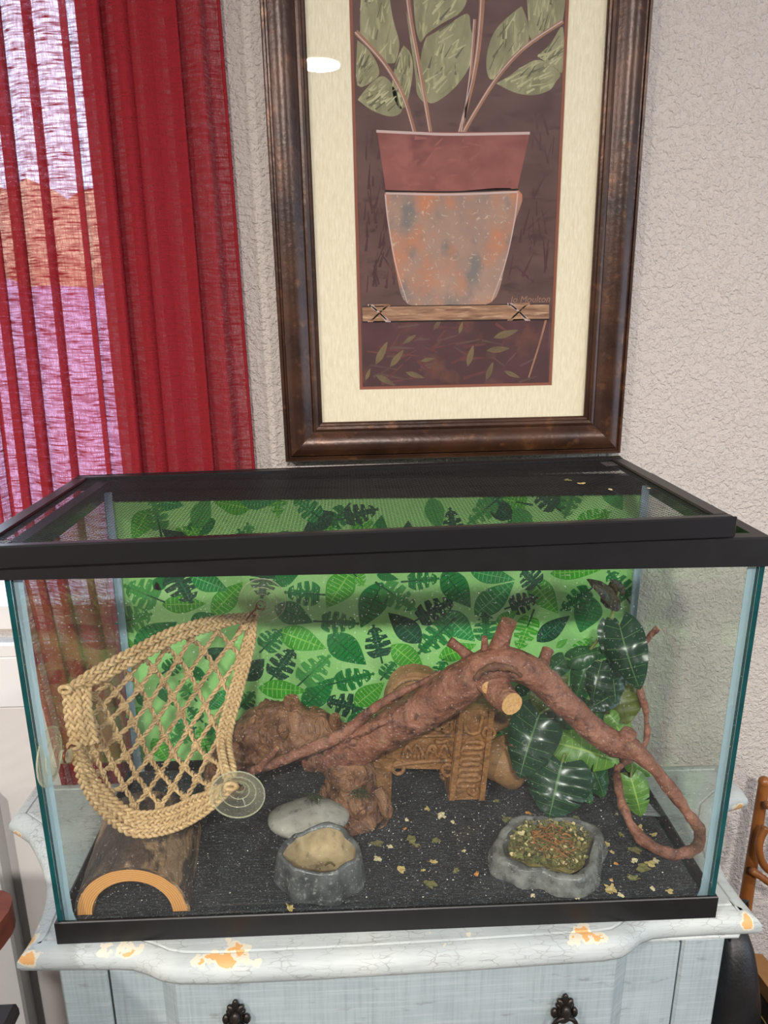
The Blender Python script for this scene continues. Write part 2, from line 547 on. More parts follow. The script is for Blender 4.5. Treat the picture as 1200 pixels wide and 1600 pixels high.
for k in range(4):
    k2 = (k+1) % 4
    rws = []
    for (t, y) in prof:
        a0 = [corners_o[k][j] + (corners_i[k][j]-corners_o[k][j])*t for j in (0, 1)]
        a1 = [corners_o[k2][j] + (corners_i[k2][j]-corners_o[k2][j])*t for j in (0, 1)]
        rws.append([pic(a0[0], a0[1], y), pic(a1[0], a1[1], y)])
    MB().grid(rws).build('frame_rail', frame_m, picture, smooth=25)
def prect(a0, t0, a1, t1, y): return [pic(a0, t0, y), pic(a1, t0, y), pic(a1, t1, y), pic(a0, t1, y)]
def unpic(p):
    dx, dz = p.x-PXC, p.z-PZC
    return (dx*math.cos(PR)+dz*math.sin(PR), -dx*math.sin(PR)+dz*math.cos(PR))
mat_m = mat('linen_mat_board', (235, 226, 198), (222, 212, 182), 60, rough=.9, stretch=(6, 1, 1), c3=(240, 233, 210), scale3=90)
YM = .3655
pl, _ = unpic(at(566, 590, YM)); pr_, _ = unpic(at(858, 590, YM)); _, pb = unpic(at(712, 601, YM)); PT = PH-RW-.06
bw = .0045
def ring(o, i, y, mb, mi=0):
    a0, t0, a1, t1 = o; b0, s0, b1, s1 = i
    O = prect(a0, t0, a1, t1, y); I = prect(b0, s0, b1, s1, y)
    for k in range(4):
        k2 = (k+1) % 4
        mb.add([O[k], O[k2], I[k2], I[k]], [(0, 1, 2, 3)], mi)
mb = MB(); ring((-half+.02, .02, half-.02, PH-.02), (pl-bw, pb-bw, pr_+bw, PT+bw), YM-.0016, mb)
# bevelled mat opening
for (A, B) in (((pl-bw, pb-bw, pr_+bw, PT+bw), (pl-bw+.0006, pb-bw+.0006, pr_+bw-.0006, PT+bw-.0006)),):
    O = prect(*A, YM-.0016); I = prect(*B, YM-.0006)
    for k in range(4):
        k2 = (k+1) % 4
        mb.add([O[k], O[k2], I[k2], I[k]], [(0, 1, 2, 3)])
mb.build('mat_board', mat_m, picture)
mb = MB(); ring((pl-bw-.004, pb-bw-.004, pr_+bw+.004, PT+bw+.004), (pl, pb, pr_, PT), YM-.0005, mb)
mb.build('inner_mat', mat('brown_inner_mat', (138, 84, 66), rough=.9), picture)

# the print: flat painted shapes
p_bg = mat('print_brown_ground', (82, 59, 54), (102, 76, 70), 12, rough=.8, c3=(70, 49, 47), scale3=30, stretch=(1, 1, 2.2))
p_low = mat('print_plum_ground', (86, 54, 58), (70, 44, 44), 14, rough=.8, c3=(104, 66, 52), scale3=22)
p_rim = mat('print_pot_rim', (126, 72, 66), (150, 92, 84), 22, rough=.8, c3=(100, 54, 54), scale3=14, stretch=(1, 1, 1.4))
p_pot, nt, b, out = newmat('print_pot_body')
b.inputs['Roughness'].default_value = .8
v = coords(nt)
c = mixc(nt, noise_fac(nt, v, 16, 4), (150, 124, 112), (168, 138, 120)); c = mixc(nt, noise_fac(nt, coords(nt, (1, 1, .8)), 24, 5, lo=.52, hi=.66), c, (124, 116, 110))
v3 = coords(nt, (1.3, 1, 1)); c = mixc(nt, noise_fac(nt, v3, 13, 4, lo=.47, hi=.62), c, (186, 124, 92)); c = mixc(nt, noise_fac(nt, v, 150, 3, lo=.60, hi=.72), c, (196, 174, 150))
nt.links.new(c, b.inputs['Base Color'])
p_leaf = mat('print_leaf', (154, 150, 116), (122, 120, 88), 18, rough=.8, c3=(176, 172, 130), scale3=40, stretch=(3, 3, .9))
p_leafd = mat('print_leaf_dark', (104, 104, 76), (84, 82, 62), 20, rough=.8, stretch=(3, 3, 1))
p_stem = mat('print_stem', (166, 124, 96), (140, 100, 78), 30, rough=.8)
p_light = mat('print_highlight', (196, 172, 166), rough=.8)
p_stick = mat('print_stick', (176, 138, 106), (120, 84, 64), 20, rough=.8, stretch=(1, 1, 9), c3=(206, 172, 140), scale3=30)
p_dark = mat('print_dark_line', (40, 26, 24), rough=.8)
p_strk = mat('print_leaf_stroke', (124, 104, 70), (96, 78, 58), 30, rough=.8)
p_leafl = mat('print_leaf_pale', (184, 180, 142), (164, 160, 120), 40, rough=.8)
p_leafm = mat('print_leaf_mid', (138, 136, 100), (126, 122, 90), 40, rough=.8)
p_rust = mat('print_rust', (178, 112, 80), (160, 96, 70), 40, rough=.8)
p_ash = mat('print_ash', (168, 152, 138), (186, 170, 152), 40, rough=.8)
p_moss = mat('print_moss', (118, 112, 94), (104, 100, 84), 40, rough=.8)
p_rose = mat('print_rose', (140, 84, 77), (150, 92, 84), 40, rough=.8)
p_wine = mat('print_wine', (104, 58, 56), (92, 50, 50), 40, rough=.8)
pm = [p_bg, p_low, p_rim, p_pot, p_leaf, p_leafd, p_stem, p_light, p_stick, p_dark, p_strk, p_leafl, p_leafm, p_rust, p_ash, p_moss, p_rose, p_wine]
pp = MB()
def flat(pts, layer, mi):
    y = YM - .00009*layer
    pp.add([at(px, py, y) for px, py in pts], [tuple(range(len(pts)))], mi)
def stroke(pts, w0, w1, layer, mi, n=6):
    y = YM - .00009*layer
    P = catmull([at(px, py, y) for px, py in pts], n); m_ = len(P)
    A = []; B = []
    for i, p in enumerate(P):
        t = (P[min(i+1, m_-1)] - P[max(i-1, 0)]).normalized()
        nrm = Vector((-t.z, 0, t.x)); ww = (w0 + (w1-w0)*i/(m_-1))*.5/1000
        A.append(p+nrm*ww); B.append(p-nrm*ww)
    pp.grid([A, B], mi)
def smoothpoly(pts, n=5):
    P = catmull([Vector((a, b_, 0)) for a, b_ in pts + pts[:1]], n)[:-1]
    return [(p.x, p.y) for p in P]
pp.add(prect(pl-.003, pb-.003, pr_+.003, PT+.003, YM), [(0, 1, 2, 3)], 0)
flat([(566, 500), (858, 496), (857, 600), (567, 605)], 1, 1)
# leaves (they go on above)
def cL(x, y): return (560+x/3.53, y/3.53)
lobes = [[(20,-160),(130,-200),(190,100),(225,230),(215,310),(190,350),(120,330),(60,250),(10,190)], [(250,250),(290,300),(300,400),(270,560),(230,600),(190,520),(190,420),(220,310)],
         [(-4,550),(60,470),(130,420),(190,470),(240,600),(200,640),(140,635),(60,600)], [(-6,220),(60,280),(110,370),(100,430),(-6,470)],
         [(300,-200),(420,-260),(590,-60),(570,60),(460,130),(375,190),(340,230),(310,100)], [(375,205),(480,145),(600,75),(620,160),(640,240),(620,350),(560,450),(480,530),(400,570),(360,520),(340,400),(350,280)],
         [(262,60),(305,200),(325,400),(372,560),(325,520),(312,400)],
         [(900,34),(930,110),(940,220),(900,290),(820,370),(760,430),(720,430),(705,350),(720,250),(760,160),(840,80)], [(920,-160),(1125,-200),(1128,110),(1040,170),(980,230),(945,200),(935,100)],
         [(760,460),(830,420),(900,370),(1000,330),(1110,400),(1090,450),(1050,500),(960,525),(860,510)], [(985,310),(1060,240),(1128,150),(1128,390),(1080,370)]]
ldir = [1.35, 1.45, .7, 1.0, 1.0, .95, 1.4, 1.3, 1.35, .5, .7]
def inside(p, P):
    r = False; n_ = len(P)
    for i in range(n_):
        (x1, y1), (x2, y2) = P[i], P[(i+1) % n_]
        if (y1 > p[1]) != (y2 > p[1]) and p[0] < (x2-x1)*(p[1]-y1)/(y2-y1)+x1: r = not r
    return r
rq = random.Random(31)
def dabs(P, count, ang, L, w, layers, mis, spread=.25):
    xs = [p[0] for p in P]; ys = [p[1] for p in P]; k_ = 0
    for _ in range(count*4):
        if k_ >= count: break
        c = (rq.uniform(min(xs), max(xs)), rq.uniform(min(ys), max(ys)))
        a_ = ang + rq.gauss(0, spread); l_ = L*rq.uniform(.5, 1.2)*.5
        e = [(c[0]+s_*l_*math.cos(a_), c[1]-s_*l_*math.sin(a_)) for s_ in (-1, 1)]
        if not (inside(e[0], P) and inside(e[1], P)): continue
        stroke([e[0], c, e[1]], w*rq.uniform(.5, 1.2), w*.25, layers[0] + (layers[1]-layers[0])*rq.random(), rq.choice(mis), 3); k_ += 1
for P_, an_ in zip(lobes, ldir):
    P2 = smoothpoly([cL(*p) for p in P_], 4)
    flat(P2, 2, 4)
    dabs(P2, 34, an_, 26, 3.0, (2.2, 2.8), [11, 11, 5, 4, 12])
for pts, w0, w1 in (([(556, 50), (600, 98), (630, 150), (648, 208)], 6, 5), ([(632, -60), (640, 20), (656, 110), (673, 208)], 6, 5),
                    ([(754, -60), (752, 20), (742, 110), (718, 208)], 8, 5), ([(742, 30), (735, 120), (722, 208)], 4, 3),
                    ([(880, 33), (820, 74), (778, 120), (742, 176), (724, 208)], 5, 5)):
    stroke(pts, w0, w1, 4, 6)
    stroke([(a-1.5, b_) for a, b_ in pts], 1.4, 1.2, 5, 7)
flat([(589, 205), (828, 207), (808, 298), (603, 299)], 6, 2)
flat(smoothpoly([(601, 301), (706, 299), (810, 297), (804, 350), (790, 412), (768, 472), (702, 476), (637, 475), (618, 420), (606, 350)]), 6, 3)
RIMP = [(591, 207), (826, 209), (807, 296), (604, 297)]
POTP = [(604, 304), (806, 301), (800, 350), (786, 412), (766, 470), (640, 472), (621, 420), (609, 350)]
dabs(RIMP, 60, .1, 26, 5, (6.2, 6.8), [16, 2], .8)
dabs(POTP, 60, .6, 7, 1.6, (6.2, 6.8), [14], 1.5)
dabs([(566, 506), (856, 502), (855, 598), (568, 602)], 70, .2, 40, 5, (1.1, 1.5), [0, 1, 17], .5)
dabs([(568, 190), (600, 215), (618, 420), (632, 472), (568, 474)], 60, 1.5, 40, 4, (1.1, 1.5), [0, 1], .3)
dabs([(835, 150), (868, 140), (858, 470), (780, 470), (820, 300)], 60, 1.5, 40, 4, (1.1, 1.5), [0, 1], .3)
stroke([(588, 205), (650, 208), (710, 210), (828, 208)], 3.2, 3.2, 7, 7)
stroke([(601, 298), (700, 300), (810, 296)], 2.0, 2.0, 7.4, 9)
stroke([(603, 302), (700, 304), (809, 300)], 2.4, 2.4, 8, 7)
stroke([(602, 304), (607, 350), (620, 420), (637, 474)], 2.0, 1.0, 8, 7)
stroke([(809, 302), (803, 350), (789, 412), (768, 470)], 2.0, 1.0, 8, 7)
flat([(566, 479), (858, 475), (858, 499), (567, 503)], 9, 8)
stroke([(566, 503), (712, 501), (858, 499)], 2, 2, 10, 9)
stroke([(566, 479), (640, 478), (858, 475)], 1.2, 1.2, 10, 9)
for (cx, cy) in ((593, 489), (811, 487)):
    flat([(cx-14, cy-13), (cx+15, cy-14), (cx+15, cy+14), (cx-14, cy+14)], 10, 8)
    for d in (-3, 0, 3):
        stroke([(cx-15+d, cy-13), (cx, cy), (cx+14+d, cy+14)], 2.0, 2.0, 11, 7)
        stroke([(cx+14+d, cy-13), (cx, cy), (cx-15+d, cy+14)], 2.0, 2.0, 12, 8)
    for sx in (-15, 15):
        stroke([(cx+sx, cy-13), (cx+sx, cy+13)], 2.2, 2.2, 11, 8)
rnd = random.Random(3)
for (cx, cy, an, L) in ((778, 546, .1, 36), (790, 522, .3, 40), (735, 556, 1.3, 34), (765, 580, 1.2, 30), (596, 552, 1.1, 40), (620, 560, .9, 34), (648, 586, -.3, 30),
                        (602, 594, -.5, 34), (684, 506, 1.0, 24), (720, 512, 1.3, 20), (575, 585, 1.2, 20), (668, 562, .2, 22), (800, 585, -.4, 26), (640, 530, .6, 24)):
    c, s_ = math.cos(an), math.sin(an)
    pts = [(cx + L/2*x*c - L*.16*y*s_, cy - (L/2*x*s_ + L*.16*y*c)) for x, y in ((-1, 0), (-.4, .8), (.3, .7), (1, 0), (.3, -.7), (-.4, -.8))]
    flat(smoothpoly(pts), 3, 10)
    stroke([pts[0], pts[3]], .8, .5, 4, 5)
stroke([(853, 500), (842, 540), (826, 590)], 3, 2, 3, 6)
print_ob = pp.build('print', pm, picture)
# signature on the print
tcu = bpy.data.curves.new('signature', 'FONT'); tcu.body = 'Jo Moulton'; tcu.size = .0125; tcu.shear = .2
tob = bpy.data.objects.new('signature_tmp', tcu); COL.objects.link(tob)
bpy.context.view_layer.update()
sme = bpy.data.meshes.new_from_object(tob.evaluated_get(bpy.context.evaluated_depsgraph_get()))
bpy.data.objects.remove(tob)
sme.materials.clear(); sme.materials.append(mat('signature_paint', (150, 116, 96), rough=.8))
sig = bpy.data.objects.new('signature', sme); COL.objects.link(sig); sig.parent = print_ob
sig.location = at(797, 473, YM-.0004) - woff(print_ob); sig.rotation_euler = (math.pi/2, -PR, 0)
MB().hexa([*prect(-half+.03, .03, half-.03, PH-.03, .3608)[:2], *[p + Vector((0, .0015, 0)) for p in prect(-half+.03, .03, half-.03, PH-.03, .3608)[:2]][::-1],
           *prect(-half+.03, .03, half-.03, PH-.03, .3608)[:1:-1], *[p + Vector((0, .0015, 0)) for p in prect(-half+.03, .03, half-.03, PH-.03, .3608)[2:]]]).build('glazing', glass_mat('picture_glass', tint=(.99, .99, .99)), picture)

# ================================================================== DRESSER
dm, nt, b, out = newmat('crackled_pale_blue_paint')
b.inputs['Roughness'].default_value = .55
v = coords(nt)
base = mixc(nt, noise_fac(nt, coords(nt, (1, 1, 1)), 9, 4), (180, 185, 182), (160, 168, 168))
stk = noise_fac(nt, coords(nt, (4, 60, 60)), 1.6, 5, lo=.52, hi=.80)
base = mixc(nt, math_node(nt, 'MULTIPLY', stk, .5), base, (128, 132, 130))
vor = nt.nodes.new('ShaderNodeTexVoronoi'); vor.feature = 'DISTANCE_TO_EDGE'; vor.inputs['Scale'].default_value = 1.0
nv_ = nt.nodes.new('ShaderNodeTexNoise'); nv_.inputs['Scale'].default_value = 40
nt.links.new(v, nv_.inputs['Vector'])
va = nt.nodes.new('ShaderNodeVectorMath'); va.operation = 'MULTIPLY_ADD'
nt.links.new(nv_.outputs['Color'], va.inputs[0]); va.inputs[1].default_value = (1.2, 1.2, 1.2)
nt.links.new(coords(nt, (60, 190, 190)), va.inputs[2]); nt.links.new(va.outputs[0], vor.inputs['Vector'])
crk = math_node(nt, 'LESS_THAN', vor.outputs[0], .045)
crk = math_node(nt, 'MULTIPLY', crk, noise_fac(nt, v, 30, 3, lo=.42, hi=.62))
base = mixc(nt, math_node(nt, 'MULTIPLY', crk, .55), base, (112, 108, 102))
# worn-through spots (position in the room, metres; radii)
geo = nt.nodes.new('ShaderNodeNewGeometry')
wn = nt.nodes.new('ShaderNodeTexNoise'); wn.inputs['Scale'].default_value = 55; wn.inputs['Detail'].default_value = 4
nt.links.new(geo.outputs['Position'], wn.inputs['Vector'])
spots = []
def spot(px, py, y, rx, rz): p = at(px, py, y); spots.append((p, rx, rz))
spot(356, 1512, -.040, .042, .007); spot(668, 1476, -.026, .050, .006); spot(738, 1474, -.026, .008, .005)
spot(930, 1482, -.034, .032, .006); spot(1166, 1438, .004, .014, .012); spot(50, 1488, -.002, .016, .010)
spot(185, 1483, -.006, .030, .006); spot(30, 1297, .215, .012, .012); spot(395, 1506, -.04, .01, .005); spot(1150, 1262, .216, .016, .014)
worn = None; edge = None
for (p, rx, rz) in spots:
    sub = nt.nodes.new('ShaderNodeVectorMath'); sub.operation = 'SUBTRACT'; sub.inputs[1].default_value = p
    nt.links.new(geo.outputs['Position'], sub.inputs[0])
    sc_ = nt.nodes.new('ShaderNodeVectorMath'); sc_.operation = 'MULTIPLY'; sc_.inputs[1].default_value = (1/rx, 1/.045, 1/rz)
    nt.links.new(sub.outputs[0], sc_.inputs[0])
    ln = nt.nodes.new('ShaderNodeVectorMath'); ln.operation = 'LENGTH'; nt.links.new(sc_.outputs[0], ln.inputs[0])
    d = math_node(nt, 'ADD', ln.outputs['Value'], math_node(nt, 'MULTIPLY', math_node(nt, 'SUBTRACT', wn.outputs['Fac'], .5), 2.2))
    e1 = math_node(nt, 'LESS_THAN', d, .50); e2 = math_node(nt, 'LESS_THAN', d, .74)
    worn = e1 if worn is None else math_node(nt, 'MAXIMUM', worn, e1)
    edge = e2 if edge is None else math_node(nt, 'MAXIMUM', edge, e2)
base = mixc(nt, math_node(nt, 'MULTIPLY', edge, .8), base, (208, 198, 174))
base = mixc(nt, worn, base, (206, 156, 98))
nt.links.new(base, b.inputs['Base Color'])
add_bump(nt, b, math_node(nt, 'SUBTRACT', math_node(nt, 'MULTIPLY', noise_fac(nt, coords(nt, (14, 120, 120)), 1.5, 4, lo=.3, hi=.7), .6), math_node(nt, 'ADD', crk, worn)), .35, .0012)

db, nt, b, out = newmat('brushed_pale_blue_paint')
b.inputs['Roughness'].default_value = .55
c = mixc(nt, noise_fac(nt, coords(nt), 8, 4), (158, 169, 171), (144, 157, 160))
c = mixc(nt, math_node(nt, 'MULTIPLY', noise_fac(nt, coords(nt, (260, 260, 9)), 1, 4, lo=.45, hi=.75), .45), c, (120, 126, 126))
c = mixc(nt, math_node(nt, 'MULTIPLY', noise_fac(nt, coords(nt, (9, 9, 260)), 1, 4, lo=.48, hi=.75), .4), c, (188, 196, 196))
c = mixc(nt, math_node(nt, 'MULTIPLY', noise_fac(nt, coords(nt, (30, 30, 90)), 1, 5, lo=.62, hi=.75), .55), c, (92, 90, 86))
nt.links.new(c, b.inputs['Base Color']); add_bump(nt, b, noise_fac(nt, coords(nt, (200, 200, 12)), 1, 4, lo=.3, hi=.7), .25, .0008)
dresser = thing('dresser', 'distressed pale blue painted dresser with a scalloped top under the tank', 'dresser', (0, .13, FLOOR_Z))
outl = [(-.426, -.0125), (-.40, -.014), (-.37, -.015), (-.315, -.017), (-.296, -.019), (-.278, -.026), (-.262, -.034), (-.24, -.039), (-.20, -.041), (-.08, -.0405), (.08, -.0375), (.20, -.034), (.24, -.033), (.262, -.030), (.278, -.022), (.292, -.012), (.308, -.0065), (.33, -.005), (.38, -.004), (.415, -.004), (.441, -.004),
        (.4385, .012), (.436, .03), (.434, .06), (.437, .085), (.447, .12), (.460, .155), (.478, .185), (.505, .206), (.53, .213), (.546, .218), (.546, .245), (.544, .300),
        (-.535, .300), (-.537, .245), (-.538, .217), (-.52, .205), (-.50, .190), (-.479, .164), (-.458, .135), (-.441, .106), (-.430, .078), (-.424, .05), (-.422, .02), (-.4235, .005)]
def dens(P):
    o = []
    for a, b_ in zip(P, P[1:]+P[:1]):
        L = math.hypot(b_[0]-a[0], b_[1]-a[1]); k = max(1, int(L/.012))
        for i in range(k): o.append((a[0]+(b_[0]-a[0])*i/k, a[1]+(b_[1]-a[1])*i/k))
    return o
O2 = outl
def inset(P, d):
    # mitred offset of the outline
    n = len(P); o = []
    for i in range(n):
        a = Vector(P[(i-1) % n]); c = Vector(P[i]); e = Vector(P[(i+1) % n])
        t0 = (c-a).normalized(); t1 = (e-c).normalized()
        n0 = Vector((-t0.y, t0.x)); n1 = Vector((-t1.y, t1.x))
        bis = (n0+n1).normalized(); k = max(.35, bis.dot(n0))
        o.append(tuple(c + bis*(d/k)))
    return o
levels = [(-.030, .020), (-.0285, .008), (-.025, .003), (-.018, .0), (-.011, .0005), (-.005, .004), (-.0015, .010), (0, .016), (0, .020), (-.0018, .0212), (-.0018, .0222), (0, .0235)]
rws = [[Vector((x, y, z)) for x, y in inset(O2, d)] for z, d in levels]
tp_ = MB(); tp_.grid(rws, wrap=True)
n = len(O2); o = len(tp_.v) - n
tp_.f.append(tuple(o+i for i in range(n))); tp_.mi.append(0)
tp_.f.append(tuple(range(n))[::-1]); tp_.mi.append(0)
tp_.add([(x, y, -.004) for x, y in inset(O2, .012)], [tuple(range(n))])
tp_.build('top', dm, dresser, smooth=35)
body = MB()
bx0 = at(104, 1540, .02).x; bx1 = at(1118, 1500, .02).x
body.bbox((bx0, .022, FLOOR_Z+.05), (bx1, .29, -.030), .003)
body.build('body', db, dresser)
# moulding under the top
MB().bbox((bx0-.018, .004, -.040), (bx1+.018, .295, -.030), .004).build('under_moulding', dm, dresser)
# corner posts
dx0 = at(177, 1540, .01).x; dx1 = at(1056, 1500, .01).x
for (a, c) in ((bx0, dx0-.004), (dx1+.004, bx1)):
    MB().bbox((a, .006, FLOOR_Z+.05), (c, .03, -.036), .003).build('corner_post', db, dresser)
bump0 = at(268, 1560, -.012).x; bump1 = at(968, 1530, -.012).x
pull_m = mat('dark_pewter', (40, 36, 34), (66, 60, 56), 60, rough=.38, metal=.8)
dz = -.042
for r in range(3):
    z1 = dz - r*.24; z0 = z1 - .232
    pts = [(dx0, .006), (bump0-.014, .004), (bump0-.004, -.004), (bump0+.006, -.012), (0, -.015), (bump1-.006, -.012), (bump1+.004, -.004), (bump1+.014, .004), (dx1, .006), (dx1, .03), (dx0, .03)]
    dr = MB().prism([(x, y, z0) for x, y in pts], (0, 0, z1-z0)).build('drawer', db, dresser)
    for (px, py) in ((369, 1588), (882, 1578)):
        p = at(px, py, -.018); p.z -= r*.24
        k = MB()
        for an, L in ((-1.15, .011), (-.6, .014), (0, .019), (.6, .014), (1.15, .011)):
            q = p + Vector((math.sin(an)*L*.55, 0, .004+math.cos(an)*L*.55))
            k.blob(q, .0045, .004, L*.55, rot=Matrix.Rotation(an, 3, 'Y'), nu=10, nv=8)
        k.blob(p + Vector((0, .001, -.006)), .010, .005, .016, nu=12, nv=8)
        k.blob(p + Vector((0, -.004, .002)), .006, .007, .010, nu=12, nv=8)
        for sx in (-1, 1): k.blob(p + Vector((sx*.012, 0, -.004)), .0045, .004, .007, nu=10, nv=6)
        hd = k.build('pull', pull_m, dr, smooth='all')
        MB().tube([p + Vector((.014*math.cos(t), -.005-.002*math.sin(t), -.020+.016*math.sin(t))) for t in [2*math.pi*i/24 for i in range(24)]], .0028, n=8, closed=True).build('ring_handle', pull_m, dresser, smooth='all')
MB().bbox((bx0-.006, -.004, dz-.238-.008), (bx1+.006, .03, dz-.234), .002).build('drawer_rail', dm, dresser)
for x in (bx0+.03, bx1-.03):
    for y in (.04, .26):
        MB().lathe([(.014, 0), (.022, .02), (.026, .05), (.028, .056)], (x, y, FLOOR_Z), n=14).build('foot', dm, dresser, smooth=40)

# ================================================================== TANK
W2 = .384; D = .3001; ZL = .0299; ZR = .4436; HT = .4746; GT = .0055
tank = thing('glass_tank', 'rectangular glass reptile tank with black plastic rims on the dresser', 'tank', (0, D/2, 0))
g_front = glass_mat('front_glass', dust=.010)
g_side = glass_mat('side_glass', tint=(.93, .955, .93), dust=.006)
g_edge = mat('cut_glass_edge', (8, 56, 58), (12, 70, 71), 30, rough=.2)
def pane(name, lo, hi, axis, m_, edge_m):
    mb = MB(); mb.box(lo, hi)
    # faces: 0 bottom 1 top 2 front 3 right 4 back 5 left
    big = {'x': (3, 5), 'y': (2, 4), 'z': (0, 1)}[axis]
    for k in range(6): mb.mi[k] = 0 if k in big else 1
    return mb.build(name, [m_, edge_m], tank)
i_ = .003
pane('front_pane', (-W2+i_+GT+.0003, i_, .008), (W2-i_-GT-.0003, i_+GT, ZR+.02), 'y', g_front, g_edge)
pane('back_pane', (-W2+i_+GT+.0003, D-i_-GT, .008), (W2-i_-GT-.0003, D-i_, ZR+.02), 'y', g_side, g_edge)
pane('side_pane', (-W2+i_, i_, .008), (-W2+i_+GT, D-i_, ZR+.02), 'x', g_side, g_edge)
pane('side_pane', (W2-i_-GT, i_, .008), (W2-i_, D-i_, ZR+.02), 'x', g_side, g_edge)
pane('bottom_pane', (-W2+i_+GT, i_+GT, .008), (W2-i_-GT, D-i_-GT, .014), 'z', g_side, g_edge)
sil, nt, b, out = newmat('silicone_seal')
b.inputs['Base Color'].default_value = lin((170, 196, 208)); b.inputs['Roughness'].default_value = .3
tr = nt.nodes.new('ShaderNodeBsdfTransparent'); tr.inputs[0].default_value = (.85, .93, .96, 1)
mx = nt.nodes.new('ShaderNodeMixShader'); mx.inputs[0].default_value = .5
nt.links.new(tr.outputs[0], mx.inputs[1]); nt.links.new(b.outputs[0], mx.inputs[2]); nt.links.new(mx.outputs[0], out.inputs[0])
for sx in (-1, 1):
    xi = sx*(W2-i_-GT-.0003)
    for (yi, sy) in ((i_+GT+.0002, 1), (D-i_-GT-.0002, -1)):
        ww = .009 if sy > 0 else .008
        pr = [(xi, yi)] + [(xi - sx*ww*math.sin(a)*.98, yi + sy*ww*(1-math.cos(a))*.0 + sy*(.0045 + .0*a)*(1-a/1.5708)) for a in [1.5708*k/6 for k in range(7)]][::-1]
        pr = [(xi, yi), (xi-sx*ww, yi), (xi-sx*ww*.96, yi+sy*.0012), (xi-sx*ww*.55, yi+sy*.003), (xi-sx*ww*.25, yi+sy*.006), (xi-sx*.0008, yi+sy*ww*.9), (xi, yi+sy*ww)]
        mb = MB(); rws = []
        for z in (.0145, .022, .03, .036, .06, .2, ZR+.015):
            fl = 1 + 1.2*max(0, (.045-z)/.03)**2*(.6)
            rws.append([Vector((xi+(x-xi)*fl, yi+(y-yi)*fl, z)) for x, y in pr])
        mb.grid(rws, wrap=True); mb.build('silicone_seal', sil, tank, smooth=40)
# rims: a channel round the panes
def rim(name, z0, z1, lip_top, inner):
    for (lo, hi) in (((-W2, 0, z0), (W2, .0029, z1)), ((-W2, D-.0029, z0), (W2, D, z1)), ((-W2, .0029, z0), (-W2+.0029, D-.0029, z1)), ((W2-.0029, .0029, z0), (W2, D-.0029, z1))):
        pass
    O = [(-W2, 0), (W2, 0), (W2, D), (-W2, D)]
    def off(d): return [(-W2+d, d), (W2-d, d), (W2-d, D-d), (-W2+d, D-d)]
    L = [(z0, .0028), (z0, 0), (z1-.002, 0), (z1, .002), (z1, inner), (lip_top, inner), (lip_top, .0028)] if name == 'top_rim' else \
        [(z1, .0028), (z1, .001), (z1-.001, 0), (z0, 0), (z0, inner), (z0+.0075, inner), (z0+.0075, .0028)]
    rws = [[Vector((x, y, z)) for x, y in off(d)] for z, d in L]
    mb = MB(); mb.grid(rws + [rws[0]], wrap=True)
    return mb.build(name, black_plastic, tank, smooth=30)
rim('top_rim', ZR, HT, ZR+.021, .016)
rim('bottom_rim', 0, ZL, 0, .03)

# printed sheet on the back of the tank
sheet_m = mat('pale_green_print', (176, 228, 148), (162, 220, 136), 5, rough=.35, c3=(192, 236, 166), scale3=9)
SY = D + .0015
sheet = thing('background_sheet', 'green jungle leaf printed sheet behind the back pane of the tank', 'backdrop', (0, SY, .01))
MB().box((-.372, SY, .012), (.374, SY+.0006, .446)).build('sheet', sheet_m, sheet)
leafcols = [leaf_mat('print_dark_leaf', (16, 78, 58), (52, 120, 84), 9, .07, .025), leaf_mat('print_green_leaf', (24, 136, 66), (14, 104, 52), 10, .12, .03),
            leaf_mat('print_lime_leaf', (70, 172, 52), (150, 214, 100), 10, .10, .03), leaf_mat('print_soft_leaf', (78, 164, 84), (60, 140, 72), 8, .05, .03),
            leaf_mat('print_green_leaf_pale_veins', (34, 146, 76), (120, 200, 130), 10, .08, .025)]
hole_m = sheet_m; stem_m = mat('print_leaf_stem', (18, 92, 62), rough=.4)
def half_width(t, kind):
    if kind == 'A': return math.sin(math.pi*min(1, t**.72))**.85 * (1-.25*t)
    w_ = math.sin(math.pi*min(1, (t*.96+.04)**.62))**.7
    ph = (t*4.6) % 1.0
    if .12 < t < .95 and ph < .30: w_ *= .38
    return w_
lp = MB()
rl = random.Random(11)
